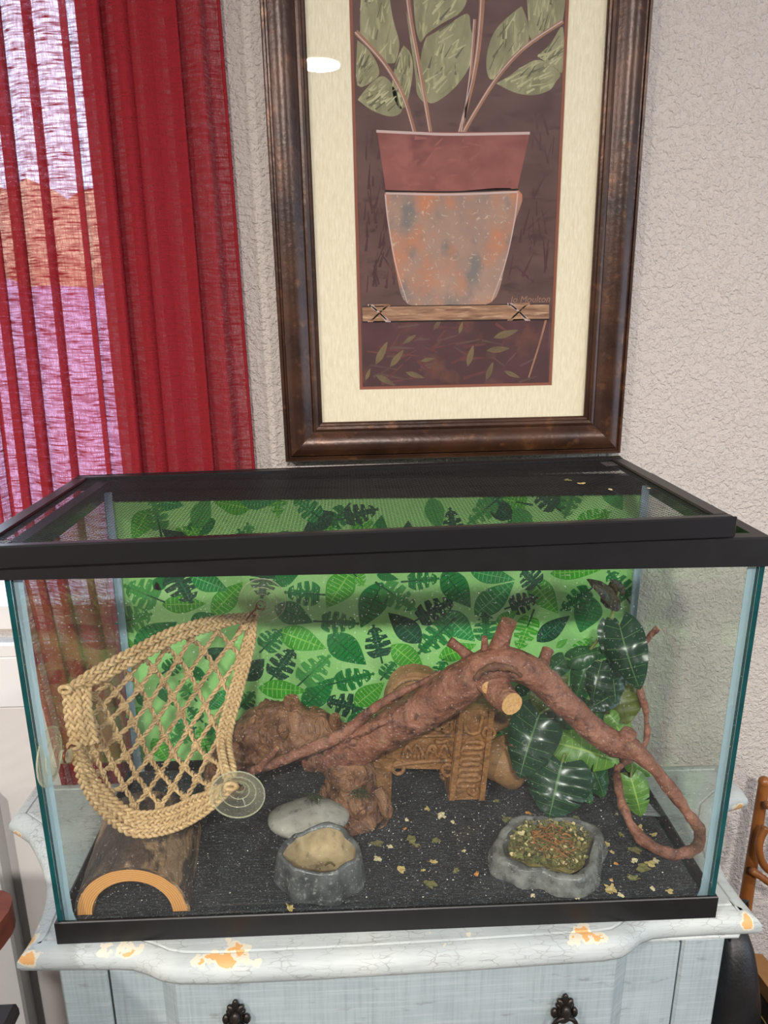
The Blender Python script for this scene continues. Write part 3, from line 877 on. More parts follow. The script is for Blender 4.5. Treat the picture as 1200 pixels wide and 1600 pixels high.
def print_leaf(kind, b0, t0, ratio, ci, layer, yy=None):
    y = SY - .00012*(1+layer*.5)
    B = at(*b0, SY); T = at(*t0, SY); B.y = T.y = y
    ax = T-B; L = ax.length; ax.normalize(); sd = Vector((-ax.z, 0, ax.x))
    nu = 46 if kind == 'M' else 26
    hw = ratio*L*.5; rows = []; uvs = []
    for i in range(nu+1):
        t = i/nu; wv = half_width(t, kind)
        r = []; u_ = []
        for vv in (-1, -.5, 0, .5, 1):
            sw = .16*L*abs(vv)*wv*(1 if kind == 'A' else .7)
            r.append(B + ax*(t*L*.98 + sw*(1-t)*.6 - .05*L*abs(vv)*(1-t)) + sd*(vv*hw*wv)); u_.append((t, .5+vv*.5))
        rows.append(r); uvs.append(u_)
    for r in rows:
        for p in r: p.z = min(p.z, .4455)
    lp.grid(rows, ci, uvs)
    if kind == 'M':
        for t in (.25, .42, .58, .74):
            for s_ in (-1, 1):
                c = B + ax*(t*L) + sd*(s_*hw*.33); c.y = y-.00006
                rr = .022*L
                if c.z > .443: continue
                lp.add([c + ax*rr*math.cos(a)*.9 + sd*rr*math.sin(a)*1.4 for a in [2*math.pi*k/8 for k in range(8)]], [tuple(range(8))], 5)
        # stem
        s0 = B - ax*L*.22; s1 = B + ax*L*.3; ww = .0016
        s0.z = min(s0.z, .445); s1.z = min(s1.z, .445)
        for a in (s0, s1): a.y = y-.00008
        lp.add([s0-sd*ww, s0+sd*ww, s1+sd*ww*.6, s1-sd*ww*.6], [(0, 1, 2, 3)], 6)
def c7(x, y): return (190+x/2.927, 885+y/2.927)
def c8(x, y): return (590+x/2.927, 885+y/2.927)
L7 = [('M',(165,150),(5,85),.95,3),('M',(0,255),(145,215),.9,3),('A',(65,358),(258,252),.55,1),('M',(245,30),(325,172),1.0,0),('A',(322,45),(490,110),.62,4),
      ('A',(195,175),(390,170),.52,2),('A',(420,212),(558,68),.55,2),('A',(320,262),(430,215),.7,1),('M',(655,25),(640,150),.95,0),('A',(695,78),(815,30),.6,1),
      ('M',(905,128),(738,118),.75,1),('A',(708,185),(878,258),.68,1),('A',(1042,32),(935,192),.72,2),('M',(1060,30),(1110,90),1.0,2),('A',(1188,82),(1092,285),.62,1),
      ('M',(915,252),(1092,262),.62,1),('A',(725,298),(940,378),.58,2),('A',(952,318),(1122,452),.66,1),('M',(1185,412),(1148,262),.72,0),('M',(650,375),(735,285),.9,1),
      ('M',(695,502),(795,368),.7,0),('M',(825,528),(958,402),.7,3),('A',(636,556),(850,570),.5,2),('A',(835,642),(978,505),.62,1),('M',(982,532),(1162,488),.62,1),
      ('M',(1100,652),(918,606),.66,0),('A',(1072,632),(1205,528),.66,2),('M',(545,640),(610,570),.9,1),('A',(560,515),(655,420),.8,0),('A',(40,385),(0,310),.7,2),
      ('A',(150,100),(212,45),.8,1),('A',(25,690),(95,640),.6,2),('A',(300,470),(400,520),.7,1),('M',(200,480),(285,420),.8,1),('A',(170,540),(240,640),.6,1),
      ('A',(130,480),(165,440),.6,2),('A',(385,420),(470,370),.7,0),('A',(400,650),(480,560),.6,4),('A',(615,655),(690,635),.6,0),('A',(120,640),(60,560),.6,1),('M',(330,600),(260,520),.8,3),('M',(360,700),(300,640),.8,1),
      ('A',(1050,690),(1170,720),.5,1),('A',(880,660),(960,710),.6,2)]
L8 = [('A',(0,38),(98,60),.5,1),('M',(140,68),(292,55),.62,1),('A',(305,28),(428,192),.62,1),('M',(25,95),(185,205),.62,3),('M',(188,240),(362,145),.62,0),
      ('A',(192,342),(45,208),.58,0),('A',(298,212),(448,345),.62,4),('M',(322,265),(180,405),.62,1),('A',(70,365),(218,482),.6,2),('A',(288,415),(455,355),.55,2),
      ('M',(285,520),(300,420),.9,1),('A',(345,500),(395,465),.7,0),('A',(452,215),(628,68),.6,4),('A',(435,25),(632,62),.45,4),('M',(730,85),(655,10),1.0,0),
      ('M',(608,185),(738,140),.8,0),('A',(698,58),(828,218),.56,2),('M',(500,335),(490,205),.85,1),('A',(545,265),(642,200),.6,2),('M',(702,232),(640,392),.62,2),
      ('A',(735,338),(882,222),.55,0),('A',(800,32),(1025,15),.36,2),('M',(968,108),(830,205),.62,1),('A',(985,150),(925,306),.85,1),('M',(1140,145),(1050,15),.7,1),
      ('A',(820,370),(870,330),.6,2),('M',(25,505),(85,430),.8,1),('A',(635,592),(705,515),.7,1),('M',(905,420),(985,320),.8,2),('A',(1000,420),(1090,330),.6,1),('A',(780,420),(860,480),.6,3),
      ('M',(1040,520),(960,450),.8,1),('A',(1060,640),(1140,560),.6,2),('A',(900,620),(980,540),.6,1),('M',(800,640),(720,560),.8,0),('A',(500,560),(560,640),.6,1)]
k = 0
for LL, cf in ((L7, c7), (L8, c8)):
    for (kind, b0, t0, ra, ci) in LL:
        print_leaf(kind, cf(*b0), cf(*t0), ra, ci, (k*7) % 5); k += 1
# the pattern goes on above (seen through the lid) and below
for (z0, z1, nn) in ((.372, .442, 46), (.03, .085, 40)):
    for q in range(nn):
        x = -.35 + .71*((q*.618+.13) % 1.0); z = z0 + (z1-z0)*rl.random()
        an = rl.uniform(0, 6.28); L = .05
        B = Vector((x - math.cos(an)*L/2, SY, z - math.sin(an)*L/2)); T = Vector((x + math.cos(an)*L/2, SY, z + math.sin(an)*L/2))
        def topx(p):
            d = p-CAM; return (600+FPX*d.dot(RT)/d.dot(FW), 800-FPX*d.dot(UP)/d.dot(FW))
        print_leaf('AM'[q % 2], topx(B), topx(T), .62, [1, 2, 0, 4, 3][q % 5], q % 5)
lp.build('leaf_print', leafcols + [hole_m, stem_m], sheet)

# carpet liner
cmat, nt, b, out = newmat('black_ribbed_carpet')
b.inputs['Roughness'].default_value = .95
v = coords(nt)
rib = noise_fac(nt, coords(nt, (90, 420, 90)), 1, 4, lo=.3, hi=.7)
c = mixc(nt, rib, (16, 18, 22), (44, 47, 54))
c = mixc(nt, noise_fac(nt, v, 620, 2, lo=.60, hi=.72), c, (120, 122, 126))
c = mixc(nt, math_node(nt, 'MULTIPLY', noise_fac(nt, v, 14, 4, lo=.6, hi=.85), .4), c, (104, 92, 78))
nt.links.new(c, b.inputs['Base Color']); add_bump(nt, b, rib, .8, .002)
FZ = .020
mb = MB(); rws = []
for i in range(31):
    y = .0125 + (.2885-.0125)*i/30
    rws.append([Vector((-.372 + .744*k/60, y, FZ + .0006*noise.noise(Vector((k*.5, i*.7, 0))))) for k in range(61)])
mb.grid(rws)
mb.box((-.372, .0125, .0142), (.372, .2885, .0190))
tag(mb.build('carpet_liner', cmat, smooth=30), 'black ribbed carpet liner covering the tank floor', 'carpet')

# ================================================================== SCREEN LID
LX, LY, LW, LD, LYAW, LROLL, LZ = -.0357, -.0055, .7546, .3131, .0078, .0238, .4881
def lid(a, bb, dz=0):
    c, s_ = math.cos(LYAW), math.sin(LYAW)
    return Vector((LX + a*c - bb*s_, LY + a*s_ + bb*c, LZ + a*math.tan(LROLL) + dz))
lidt = thing('screen_lid', 'black metal framed mesh lid lying askew on the tank', 'lid', lid(0, LD/2, -.0215))
h2 = LW/2; fwid = .022
def lidbox(a0, b0, a1, b1, z0, z1, name, m_=lid_black):
    mb = MB(); mb.bbox((a0, b0, z0), (a1, b1, z1), .0018)
    mb.v = [lid(p.x, p.y, p.z) for p in mb.v]
    return mb.build(name, m_, lidt)
TH = .0105
lidbox(-h2, .003, h2, fwid*.62, -TH, 0, 'frame_rail'); lidbox(-h2, LD-fwid*.7, h2, LD-.003, -TH, 0, 'frame_rail')
lidbox(-h2, fwid*.62, -h2+fwid*.8, LD-fwid*.7, -TH+.0005, -.0003, 'frame_rail'); lidbox(h2-fwid*.8, fwid*.62, h2, LD-fwid*.7, -TH+.0005, -.0003, 'frame_rail')
lidbox(-h2-.001, 0, h2+.001, .0032, -.0215, .0006, 'skirt'); lidbox(-h2-.001, LD-.0032, h2+.001, LD, -.0215, .0006, 'skirt')
wire = MB(); x0, x1, y0, y1 = -h2+fwid*.75, h2-fwid*.75, fwid*.55, LD-fwid*.65
for fam, ang in ((0, math.radians(33)), (1, math.radians(-33))):
    d = Vector((math.cos(ang), math.sin(ang))); nn = Vector((-d.y, d.x))
    ps = [nn.dot(Vector(c)) for c in ((x0, y0), (x1, y0), (x1, y1), (x0, y1))]
    s_ = min(ps)+.001
    while s_ < max(ps):
        o = nn*s_; t0, t1 = -9, 9
        for (ov, dv, lo_, hi_) in ((o.x, d.x, x0, x1), (o.y, d.y, y0, y1)):
            ta, tb = (lo_-ov)/dv, (hi_-ov)/dv
            t0 = max(t0, min(ta, tb)); t1 = min(t1, max(ta, tb))
        if t1 > t0:
            A = o+d*t0; B = o+d*t1; ww = nn*.00036; zt = -.0030 - .0004*fam
            vs = [(A-ww, zt-.0002), (B-ww, zt-.0002), (B+ww, zt-.0002), (A+ww, zt-.0002), (A-ww, zt), (B-ww, zt), (B+ww, zt), (A+ww, zt)]
            wire.hexa([lid(p.x, p.y, z) for p, z in vs])
        s_ += .0043
wo = wire.build('wire_mesh', mat('black_wire', (26, 25, 26), rough=.45), lidt); wo['kind'] = 'stuff'
# corner plates under the mesh
for (a, bb) in ((-h2+.012, .014), (h2-.034, LD-.040)):
    lidbox(a, bb, a+.022, bb+.022, -.0052, -.0040, 'corner_plate', mat('corner_plate_grey', (150, 148, 146), rough=.5))

# ================================================================== LEAF SCRAPS
scrap_mats = [mat('dried_leaf_olive', (126, 122, 76), (92, 90, 52), 90, rough=.9), mat('dried_leaf_tan', (196, 176, 120), (160, 136, 84), 90, rough=.9), mat('dried_leaf_pale', (214, 204, 170), (190, 170, 130), 90, rough=.9), mat('dried_petal_orange', (206, 150, 84), (180, 112, 60), 90, rough=.9)]
scrap_meshes = []
rs = random.Random(5)
for vnt in range(8):
    mb = MB(); nseg = 13; rws = []
    rr = [rs.uniform(.5, 1.15) for _ in range(nseg)]
    cu = rs.uniform(-.5, .5)
    for q in range(4):
        ring_ = []
        for k_ in range(nseg):
            a = 2*math.pi*k_/nseg; r = rr[k_]*q/3
            x, y = r*math.cos(a)*1.0, r*math.sin(a)*.62
            ring_.append(Vector((x, y, .28 + .35*cu*x*x + .22*noise.noise(Vector((x*2.2+vnt*5, y*2.2, 0))))))
        rws.append(ring_)
    mb.grid(rws, wrap=True)
    lowz = min(p.z for p in mb.v)
    me = bpy.data.meshes.new('leaf_scrap'); me.from_pydata([(p.x, p.y, p.z-lowz) for p in mb.v], [], mb.f)
    me.materials.append(scrap_mats[vnt % 4 if vnt != 7 else 0]); me.validate()
    scrap_meshes.append(me)
def scrap(pos, s_, vnt, label, group):
    o = bpy.data.objects.new('leaf_scrap', scrap_meshes[vnt]); COL.objects.link(o)
    o.location = pos; o.scale = (s_, s_, s_); o.rotation_euler = (rs.uniform(-.06, .06), rs.uniform(-.06, .06), rs.uniform(0, 6.28))
    return tag(o, label, 'leaf scrap', group)
def cA(x, y): return (380+x/2, 1230+y/2)
def cB(x, y): return (780+x/2.857, 1200+y/2.857)
SC = [(cA(575,70),.009,5),(cA(510,105),.007,6),(cA(505,131),.006,3),(cA(418,178),.014,0),(cA(458,186),.007,2),(cA(525,165),.013,0),(cA(540,182),.011,4),(cA(602,170),.010,0),(cA(590,235),.011,1),(cA(495,260),.011,5),
      (cA(585,305),.014,0),(cA(730,274),.008,3),(cA(822,100),.011,4),(cA(790,45),.008,0),(cA(655,110),.006,2),(cA(665,262),.008,0),(cA(348,128),.010,5),(cA(404,132),.005,2),(cA(146,378),.012,1),(cA(1146,322),.013,5),
      (cA(1150,292),.004,2),(cA(1164,241),.005,3),(cA(1066,130),.010,0),(cA(1106,138),.009,4),(cA(1040,100),.010,0),(cA(560,262),.006,1),(cA(690,200),.005,2),(cA(620,90),.012,2),(cA(420,225),.009,2),(cA(905,340),.006,2),
      (cB(380,275),.010,0),(cB(440,280),.010,4),(cB(480,345),.009,5),(cB(500,375),.007,1),(cB(545,300),.008,0),(cB(605,370),.014,0),(cB(625,275),.014,1),(cB(690,300),.009,1),(cB(640,450),.016,0),(cB(675,430),.012,5),(cB(700,415),.008,2),
      (cB(603,415),.008,2),(cB(600,495),.013,4),(cB(522,430),.006,3),(cB(498,500),.005,3),(cB(500,545),.014,1),(cB(550,585),.007,2),(cB(685,540),.006,2),(cB(760,553),.008,5),(cB(345,230),.010,4),(cB(130,205),.009,3),(cB(40,235),.012,0),(cB(350,580),.006,2),
      (cB(525,207),.004,2)]
for (px, s_, vnt) in SC:
    p = atz(*px, FZ)
    if p.y < .016: p.y = .018
    tone = ('olive dried leaf scrap', 'tan dried leaf scrap', 'pale dried flake', 'small orange petal scrap')[vnt % 4 if vnt != 7 else 0]
    size = 'large ' if s_ >= .0135 else ''
    if p.x < -.03: where = 'on the carpet by the water dish'
    elif p.x < .12: where = 'on the carpet between the two dishes' if p.y < .17 else 'on the carpet in front of the ruin'
    elif p.x < .26: where = 'on the carpet in front of the food dish' if p.y < .06 else 'on the carpet behind the food dish'
    else: where = 'on the carpet under the looped branch' if p.y > .06 else 'on the carpet right of the food dish'
    so = scrap((p.x, p.y, FZ+.0004), s_*.72, vnt, size + tone + ' ' + where, 'dried leaf scraps on the carpet liner')
byl = {}
for so in [q for q in bpy.data.objects if q.name.startswith('leaf_scrap')]: byl.setdefault(so['label'], []).append(so)
ordn = ['nearest the front', 'second from the front', 'third from the front', 'fourth from the front', 'fifth from the front', 'sixth from the front', 'seventh from the front', 'eighth from the front']
for lab, objs in byl.items():
    if len(objs) > 1:
        for k_, so in enumerate(sorted(objs, key=lambda q: q.location.y)): so['label'] = lab + ', ' + ordn[min(k_, 7)]
LIDL = ['large pale leaf crumb leftmost of the four on the mesh lid', 'forked pale leaf crumb second from the left on the mesh lid', 'tiny pale crumb third from the left on the mesh lid', 'tiny pale crumb rightmost of the four on the mesh lid']
for (px, s_, vnt) in (((887, 751), .006, 0), ((908, 756), .006, 1), ((954, 765), .004, 2), ((1014, 763), .003, 2)):
    d = ray(*px)
    # the lid plane
    n_ = (lid(1, 0)-lid(0, 0)).cross(lid(0, 1)-lid(0, 0)); t = (lid(0, 0, -.0018)-CAM).dot(n_)/d.dot(n_)
    scrap(CAM+d*t, s_, vnt, LIDL.pop(0), 'leaf crumbs on the mesh lid')
# dust and crumbs
mb = MB(); rd = random.Random(9)
for q in range(520):
    x = rd.uniform(-.36, .36); y = rd.uniform(.02, .28)
    if rd.random() < .5: x = rd.gauss(.12, .12); y = rd.gauss(.13, .05)
    if abs(x) > .36 or not .018 < y < .28: continue
    s_ = rd.uniform(.0005, .0014); c = Vector((x, y, FZ+.0006+s_*.4))
    mb.add([c+Vector((s_, 0, 0)), c+Vector((-s_*.5, s_*.8, 0)), c+Vector((-s_*.5, -s_*.8, 0)), c+Vector((0, 0, s_*.9))], [(0, 1, 3), (1, 2, 3), (2, 0, 3), (0, 2, 1)], q % 2)
tag(mb.build('crumbs', [mat('pale_crumb', (214, 208, 196), rough=.9), mat('grey_crumb', (150, 142, 122), rough=.9)]), 'pale crumbs and dust sprinkled over the black carpet liner', 'crumbs', kind='stuff')
# clear tag
p = atz(1012, 1265, FZ)
mb = MB()
q = [Vector((p.x-.014, p.y-.012, FZ+.0009)), Vector((p.x+.012, p.y-.016, FZ+.0009)), Vector((p.x+.006, p.y+.016, FZ+.0009)), Vector((p.x-.018, p.y+.018, FZ+.0009))]
mb.prism(q, (0, 0, .0005))
tg = thing('care_tag', 'small clear plastic tag lying under the plant beside the looped branch', 'tag', (p.x, p.y, FZ))
mb.build('strip', mat('clear_grey_plastic', (128, 132, 136), rough=.25), tg)
mb = MB()
for k_ in range(4):
    t = .25+.17*k_
    a = q[0].lerp(q[3], t).lerp(q[1].lerp(q[2], t), .12); c = q[0].lerp(q[3], t).lerp(q[1].lerp(q[2], t), .85)
    z = Vector((0, 0, .0007)); dd = Vector((0, .0007, 0))
    mb.add([a+z-dd, c+z-dd, c+z+dd, a+z+dd], [(0, 1, 2, 3)])
mb.build('print_lines', mat('tag_print', (70, 72, 76), rough=.6), tg)

# ================================================================== HALF LOG
A0 = atz(115, 1435, FZ); A1 = atz(298, 1420, FZ)
lc = Vector(((A0.x+A1.x)/2, .020, FZ)); ro = (A1.x-A0.x)/2; hgt = at(206, 1357, .018).z - FZ
bark = mat('dark_bark', (50, 38, 32), (88, 68, 56), 34, rough=.85, c3=(140, 112, 86), scale3=28, lo3=.53, hi3=.60, bump=1.0, bscale=70, bdist=.006, stretch=(1, .45, 1), dist=.6)
endm, nt, b, out = newmat('cut_log_end')
b.inputs['Roughness'].default_value = .75
wv = nt.nodes.new('ShaderNodeTexWave'); wv.wave_type = 'RINGS'; wv.rings_direction = 'Y'
wv.inputs['Scale'].default_value = 120; wv.inputs['Distortion'].default_value = 3.0; wv.inputs['Detail'].default_value = 2; wv.inputs['Detail Scale'].default_value = .4
nt.links.new(coords(nt), wv.inputs['Vector'])
nt.links.new(mixc(nt, wv.outputs['Fac'], (184, 124, 64), (212, 156, 92)), b.inputs['Base Color'])
hl = thing('half_log_hide', 'hollow half log hide with dark bark and pale cut end', 'log hide', lc)
Ll = .135; seg = 32
def logpt(a, r, y, yaw=-.10):
    rz = r/ro*hgt
    return Vector((lc.x + math.cos(a)*r + yaw*(y), lc.y + y + .010*math.cos(a)*0, FZ + math.sin(a)*rz))
ri = ro*.70
rows_o = []; rows_i = []
for i in range(15):
    y = Ll*i/14
    rows_o.append([logpt(math.pi*k_/seg, ro + .0016*noise.noise(Vector((k_*.5, i*.6, 3))), y) for k_ in range(seg+1)])
    rows_i.append([logpt(math.pi*k_/seg, ri, y) for k_ in range(seg+1)])
MB().grid([r[::-1] for r in rows_o]).build('bark', bark, hl, smooth='all')
mb = MB(); mb.grid([[logpt(math.pi*k_/seg, ro*1.005, -.0004) for k_ in range(seg+1)], [logpt(math.pi*k_/seg, ro*(.955+.012*noise.noise(Vector((k_*.6, 0, 0)))), -.0004) for k_ in range(seg+1)]])
mb.build('bark_edge', bark, hl)
mb = MB(); mb.grid(rows_i)
mb.grid([rows_o[0], rows_i[0]]); mb.grid([rows_i[-1], rows_o[-1]])
mb.grid([[r[0] for r in rows_o], [r[0] for r in rows_i]]); mb.grid([[r[-1] for r in rows_i], [r[-1] for r in rows_o]])
mb.build('wood', endm, hl, smooth=30, origin=(lc.x, lc.y, FZ-.004))

# ================================================================== ROCK
p0 = atz(418, 1305, FZ+.012); p1 = atz(548, 1300, FZ+.012)
rc = (p0+p1)/2; rx = (p1-p0).length/2
rock_m = mat('smooth_grey_stone', (136, 132, 124), (162, 158, 148), 30, rough=.7, c3=(110, 108, 102), scale3=90, bump=.1, bscale=120)
mb = MB().blob((rc.x, .148, FZ+.0185), rx, .036, .0185, nz=.007, nzs=22, seed=4, nu=32, nv=18, rot=Matrix.Rotation(.05, 3, 'Z'))
zmin = min(q.z for q in mb.v); 
for q in mb.v: q.z += FZ-zmin
tag(mb.build('flat_rock', rock_m, smooth='all'), 'smooth flat grey river rock behind the water dish', 'rock')

# ================================================================== DISHES
def dish(name, label, c, rx, ry, hgt, seedv, m_out, m_in, lipw, nlobes, inner_d, rough_amp, parts):
    e = thing(name, label, 'dish', (c.x, c.y, FZ))
    n = 56; rows = []
    def R_(a, sc):
        w_ = 1 + rough_amp*noise.noise(Vector((math.cos(a)*1.3+seedv, math.sin(a)*1.3, 0))) + rough_amp*.5*noise.noise(Vector((math.cos(a)*3+seedv, math.sin(a)*3, 4)))
        return Vector((rx*sc*w_*math.cos(a), ry*sc*w_*math.sin(a), 0))
    def rowf(sc, z, zn=0):
        r = []
        for k_ in range(n):
            a = 2*math.pi*k_/n
            p = R_(a, sc); dzv = zn*noise.noise(Vector((p.x*40+seedv, p.y*40, z*60)))
            r.append(Vector((c.x, c.y, FZ)) + p*(1+.025*noise.noise(Vector((p.x*70, p.y*70, z*120)))) + Vector((0, 0, max(0, z+dzv))))
        return r
    outer = [(1.02, 0), (1.03, hgt*.15), (.99, hgt*.4), (.96, hgt*.7), (.94, hgt*.92), (.90, hgt*1.0), (.90-lipw*.5, hgt*1.0), (.90-lipw, hgt*.9)]
    inner = [(.90-lipw, hgt*.9), (.86-lipw, hgt*.6), (.80-lipw, hgt*.36), (.6, hgt*.28), (.3, hgt*.26), (.02, hgt*.26)]
    mb = MB(); mb.grid([rowf(s_, z, .004 if z > hgt*.3 else 0) for s_, z in outer], wrap=True); mb.build('shell', m_out, e, smooth='all')
    mb = MB(); mb.grid([rowf(s_, z, .004 if z > hgt*.5 else 0) for s_, z in inner], wrap=True); mb.build('bowl', m_in, e, smooth='all')
    return e, R_
def resin(name, c1, c2, c3):
    mt, nt, b, out = newmat(name)
    b.inputs['Roughness'].default_value = .3
    v = coords(nt)
    c = mixc(nt, noise_fac(nt, v, 40, 5), c1, c2); c = mixc(nt, noise_fac(nt, v, 160, 3, lo=.58, hi=.7), c, c3)
    nt.links.new(c, b.inputs['Base Color']); add_bump(nt, b, noise_fac(nt, v, 60, 5, lo=.2, hi=.8), .5, .002)
    return mt
grey_resin = resin('grey_rock_resin', (58, 60, 62), (96, 98, 98), (132, 132, 130))
sand_m = mat('sandy_residue', (176, 158, 124), (150, 130, 98), 40, rough=.9, c3=(120, 104, 78), scale3=70)
wc = (at(500, 1372, .062)); wc.z = FZ
wd, _ = dish('water_dish', 'small dark grey rock shaped dish holding dry sandy residue', Vector((wc.x, .066, 0)), .050, .047, .042, 2.0, grey_resin, sand_m, .10, 5, .7, .22, None)
wx = wc.x
for (dx, dy, r) in ((.012, .004, .006), (.004, -.012, .005)):
    MB().tube(catmull([(wx+dx-r, .066+dy, FZ+.0125), (wx+dx, .066+dy+.003, FZ+.0135), (wx+dx+r, .066+dy-.002, FZ+.0125)], 4), .0012, n=5).build('residue_streak', mat('dark_residue', (96, 84, 52), rough=.9), wd, smooth='all')
fc = at(858, 1350, .083)
mt, nt, b, out = newmat('clear_rock_resin')
b.inputs['Base Color'].default_value = lin((150, 150, 148)); b.inputs['Roughness'].default_value = .22
v = coords(nt); nt.links.new(mixc(nt, noise_fac(nt, v, 60, 5), (96, 96, 96), (160, 160, 156)), b.inputs['Base Color'])
add_bump(nt, b, noise_fac(nt, v, 45, 5, lo=.2, hi=.8), .7, .003)
tr = nt.nodes.new('ShaderNodeBsdfTransparent'); tr.inputs[0].default_value = (.85, .86, .86, 1)
mx = nt.nodes.new('ShaderNodeMixShader'); mx.inputs[0].default_value = .62
nt.links.new(tr.outputs[0], mx.inputs[1]); nt.links.new(b.outputs[0], mx.inputs[2]); nt.links.new(mx.outputs[0], out.inputs[0])
fd, FR = dish('food_dish', 'wide clear grey rock shaped dish heaped with dried greens', Vector((fc.x, .083, 0)), .074, .064, .023, 5.0, mt, mat('dish_inner_grey', (120, 118, 112), (90, 88, 82), 40, rough=.5), .12, 5, .7, .20, None)
# food
mb = MB(); rf = random.Random(21)
base = MB()
rws = []
for q in range(9):
    sc_ = .70*q/8
    rws.append([Vector((fc.x, .083, FZ)) + FR(2*math.pi*k_/32, max(sc_, .01)) + Vector((0, 0, .0165 + .006*(1-q/8) + .004*noise.noise(Vector((k_*.7, q*.9, 1))))) for k_ in range(32)])
base.grid(rws, wrap=True)
mb.add(base.v, base.f, 4)
cols = [mat('food_green', (104, 106, 56), (76, 80, 40), 60, rough=.95), mat('food_olive', (140, 128, 78), (112, 100, 58), 60, rough=.95), mat('food_orange_shred', (156, 104, 58), (130, 82, 44), 60, rough=.95), mat('food_pale_flake', (206, 194, 150), (184, 160, 110), 60, rough=.95), mat('food_bed', (92, 88, 48), (120, 104, 60), 90, rough=.95, bump=1, bscale=160)]
for q in range(520):
    a = rf.uniform(0, 6.28); rr = math.sqrt(rf.random())*.70
    p = Vector((fc.x, .083, FZ)) + FR(a, rr) + Vector((0, 0, .0205 + .007*(1-rr) + rf.uniform(-.001, .003)))
    cen = math.hypot((p.x-fc.x-.004)/.026, (p.y-.083)/.030)
    if cen < 1 and rf.random() < .8:
        d = Vector((rf.uniform(-1, 1), rf.uniform(-1, 1), rf.uniform(-.3, .3))).normalized()*rf.uniform(.002, .005); w_ = d.orthogonal().normalized()*.0006
        mb.add([p-d-w_, p+d-w_, p+d+w_, p-d+w_+Vector((0, 0, .0008))], [(0, 1, 2, 3)], 2)
    else:
        s_ = rf.uniform(.002, .0052); rot = Matrix.Rotation(rf.uniform(0, 6.28), 3, 'Z') @ Matrix.Rotation(rf.uniform(-.8, .8), 3, 'X') @ Matrix.Rotation(rf.uniform(-.5, .5), 3, 'Y')
        vs = [Vector((math.cos(t)*s_*rf.uniform(.6, 1.1), math.sin(t)*s_*rf.uniform(.35, .8), rf.uniform(-.0012, .0012))) for t in [2*math.pi*k_/7 for k_ in range(7)]]
        mb.add([p] + [p + rot @ x for x in vs], [(0, 1+k_, 1+(k_+1) % 7) for k_ in range(7)], rf.choice([0, 0, 0, 1, 1, 3]))
tag(mb.build('dried_food', cols), 'mixed dried greens and orange shreds heaped in the clear dish', 'food', kind='stuff')

# ================================================================== RUIN ORNAMENT
ruin_m = mat('carved_brown_resin', (124, 82, 48), (156, 110, 66), 30, rough=.6, c3=(88, 56, 34), scale3=55, lo3=.5, hi3=.7, bump=.7, bscale=130, bdist=.003)
ruin_t = mat('tan_resin', (164, 124, 82), (136, 96, 60), 26, rough=.65, c3=(104, 74, 46), scale3=60, bump=.6, bscale=90, bdist=.002)
RYF = .200
ruin = thing('ruin_ornament', 'carved brown temple ruin ornament with two pillars under the branch', 'ornament', (.05, .225, FZ))
def slab(pts, y, th, name, m_=ruin_m, par=ruin, nz=0):
    mb = MB(); P = [at(px, py, y) for px, py in pts]
    for p in P: p.z = max(p.z, FZ)
    mb.prism(P, (0, th, 0)); return mb.build(name, m_, par)
def rel(pts, y, r, par, name='carving', m_=ruin_m, n=6, closed=False):
    P = catmull([at(px, py, y) for px, py in pts], 5)
    return MB().tube(P, r, n=n).build(name, m_, par, smooth='all')
pilR = slab([(700, 1252), (757, 1249), (773, 1108), (716, 1112)], RYF, .040, 'pillar')
pilL = slab([(556, 1258), (611, 1255), (613, 1186), (556, 1188)], RYF+.004, .040, 'pillar')
for (a, bq, c, d) in ((702, 718, 712, 1250), (757, 773, 748, 1248)):
    slab([(a, 1251), (a+8 if a < 720 else a-8, 1251), (bq+8 if a < 720 else bq-8, 1112), (bq, 1112)], RYF-.004, .006, 'pillar_edge')
zig = []
for i in range(9):
    t = i/8; y = 1160 + 68*t; xl_ = 726-9*t; xr_ = 752-8*t
    zig += [(xl_, y), (xr_, y)] if i % 2 == 0 else [(xr_, y), (xl_, y)]
rel(zig, RYF-.001, .0036, pilR)
rel([(727, 1118), (726, 1135), (734, 1146), (748, 1144), (752, 1130), (754, 1118)], RYF-.001, .003, pilR)
for (cx, cy, r, par) in ((764, 1145, 9, pilR), (739, 1235, 7, pilR), (698, 1136, 8, None), (676, 1170, 5, None), (700, 1203, 9, None), (622, 1200, 9, None)):
    P = [at(cx+r*math.cos(t), cy+r*math.sin(t), RYF-.001 if par else RYF+.006) for t in [2*math.pi*k_/14 for k_ in range(14)]]
    MB().tube(P, .003, n=6, closed=True).build('roundel', ruin_m, par or ruin, smooth='all')
lint = slab([(604, 1200), (708, 1203), (720, 1092), (640, 1096), (604, 1150)], RYF+.008, .034, 'lintel')
rel([(612, 1196), (660, 1190), (706, 1188)], RYF+.006, .0034, lint); rel([(622, 1155), (665, 1150), (712, 1149)], RYF+.006, .003, lint)
rel([(640, 1182), (652, 1164), (664, 1182), (674, 1164), (684, 1182), (694, 1164), (702, 1182)], RYF+.006, .0028, lint)
rel([(630, 1178), (636, 1166), (644, 1176)], RYF+.006, .0028, lint); rel([(680, 1158), (690, 1160), (700, 1156)], RYF+.006, .0034, lint)
rel([(655, 1140), (670, 1128), (684, 1140), (708, 1126)], RYF+.006, .003, lint)
for k_ in range(7):
    slab([(628+k_*6, 1187), (632+k_*6, 1187), (632+k_*6, 1180), (628+k_*6, 1180)], RYF+.005, .004, 'tooth')
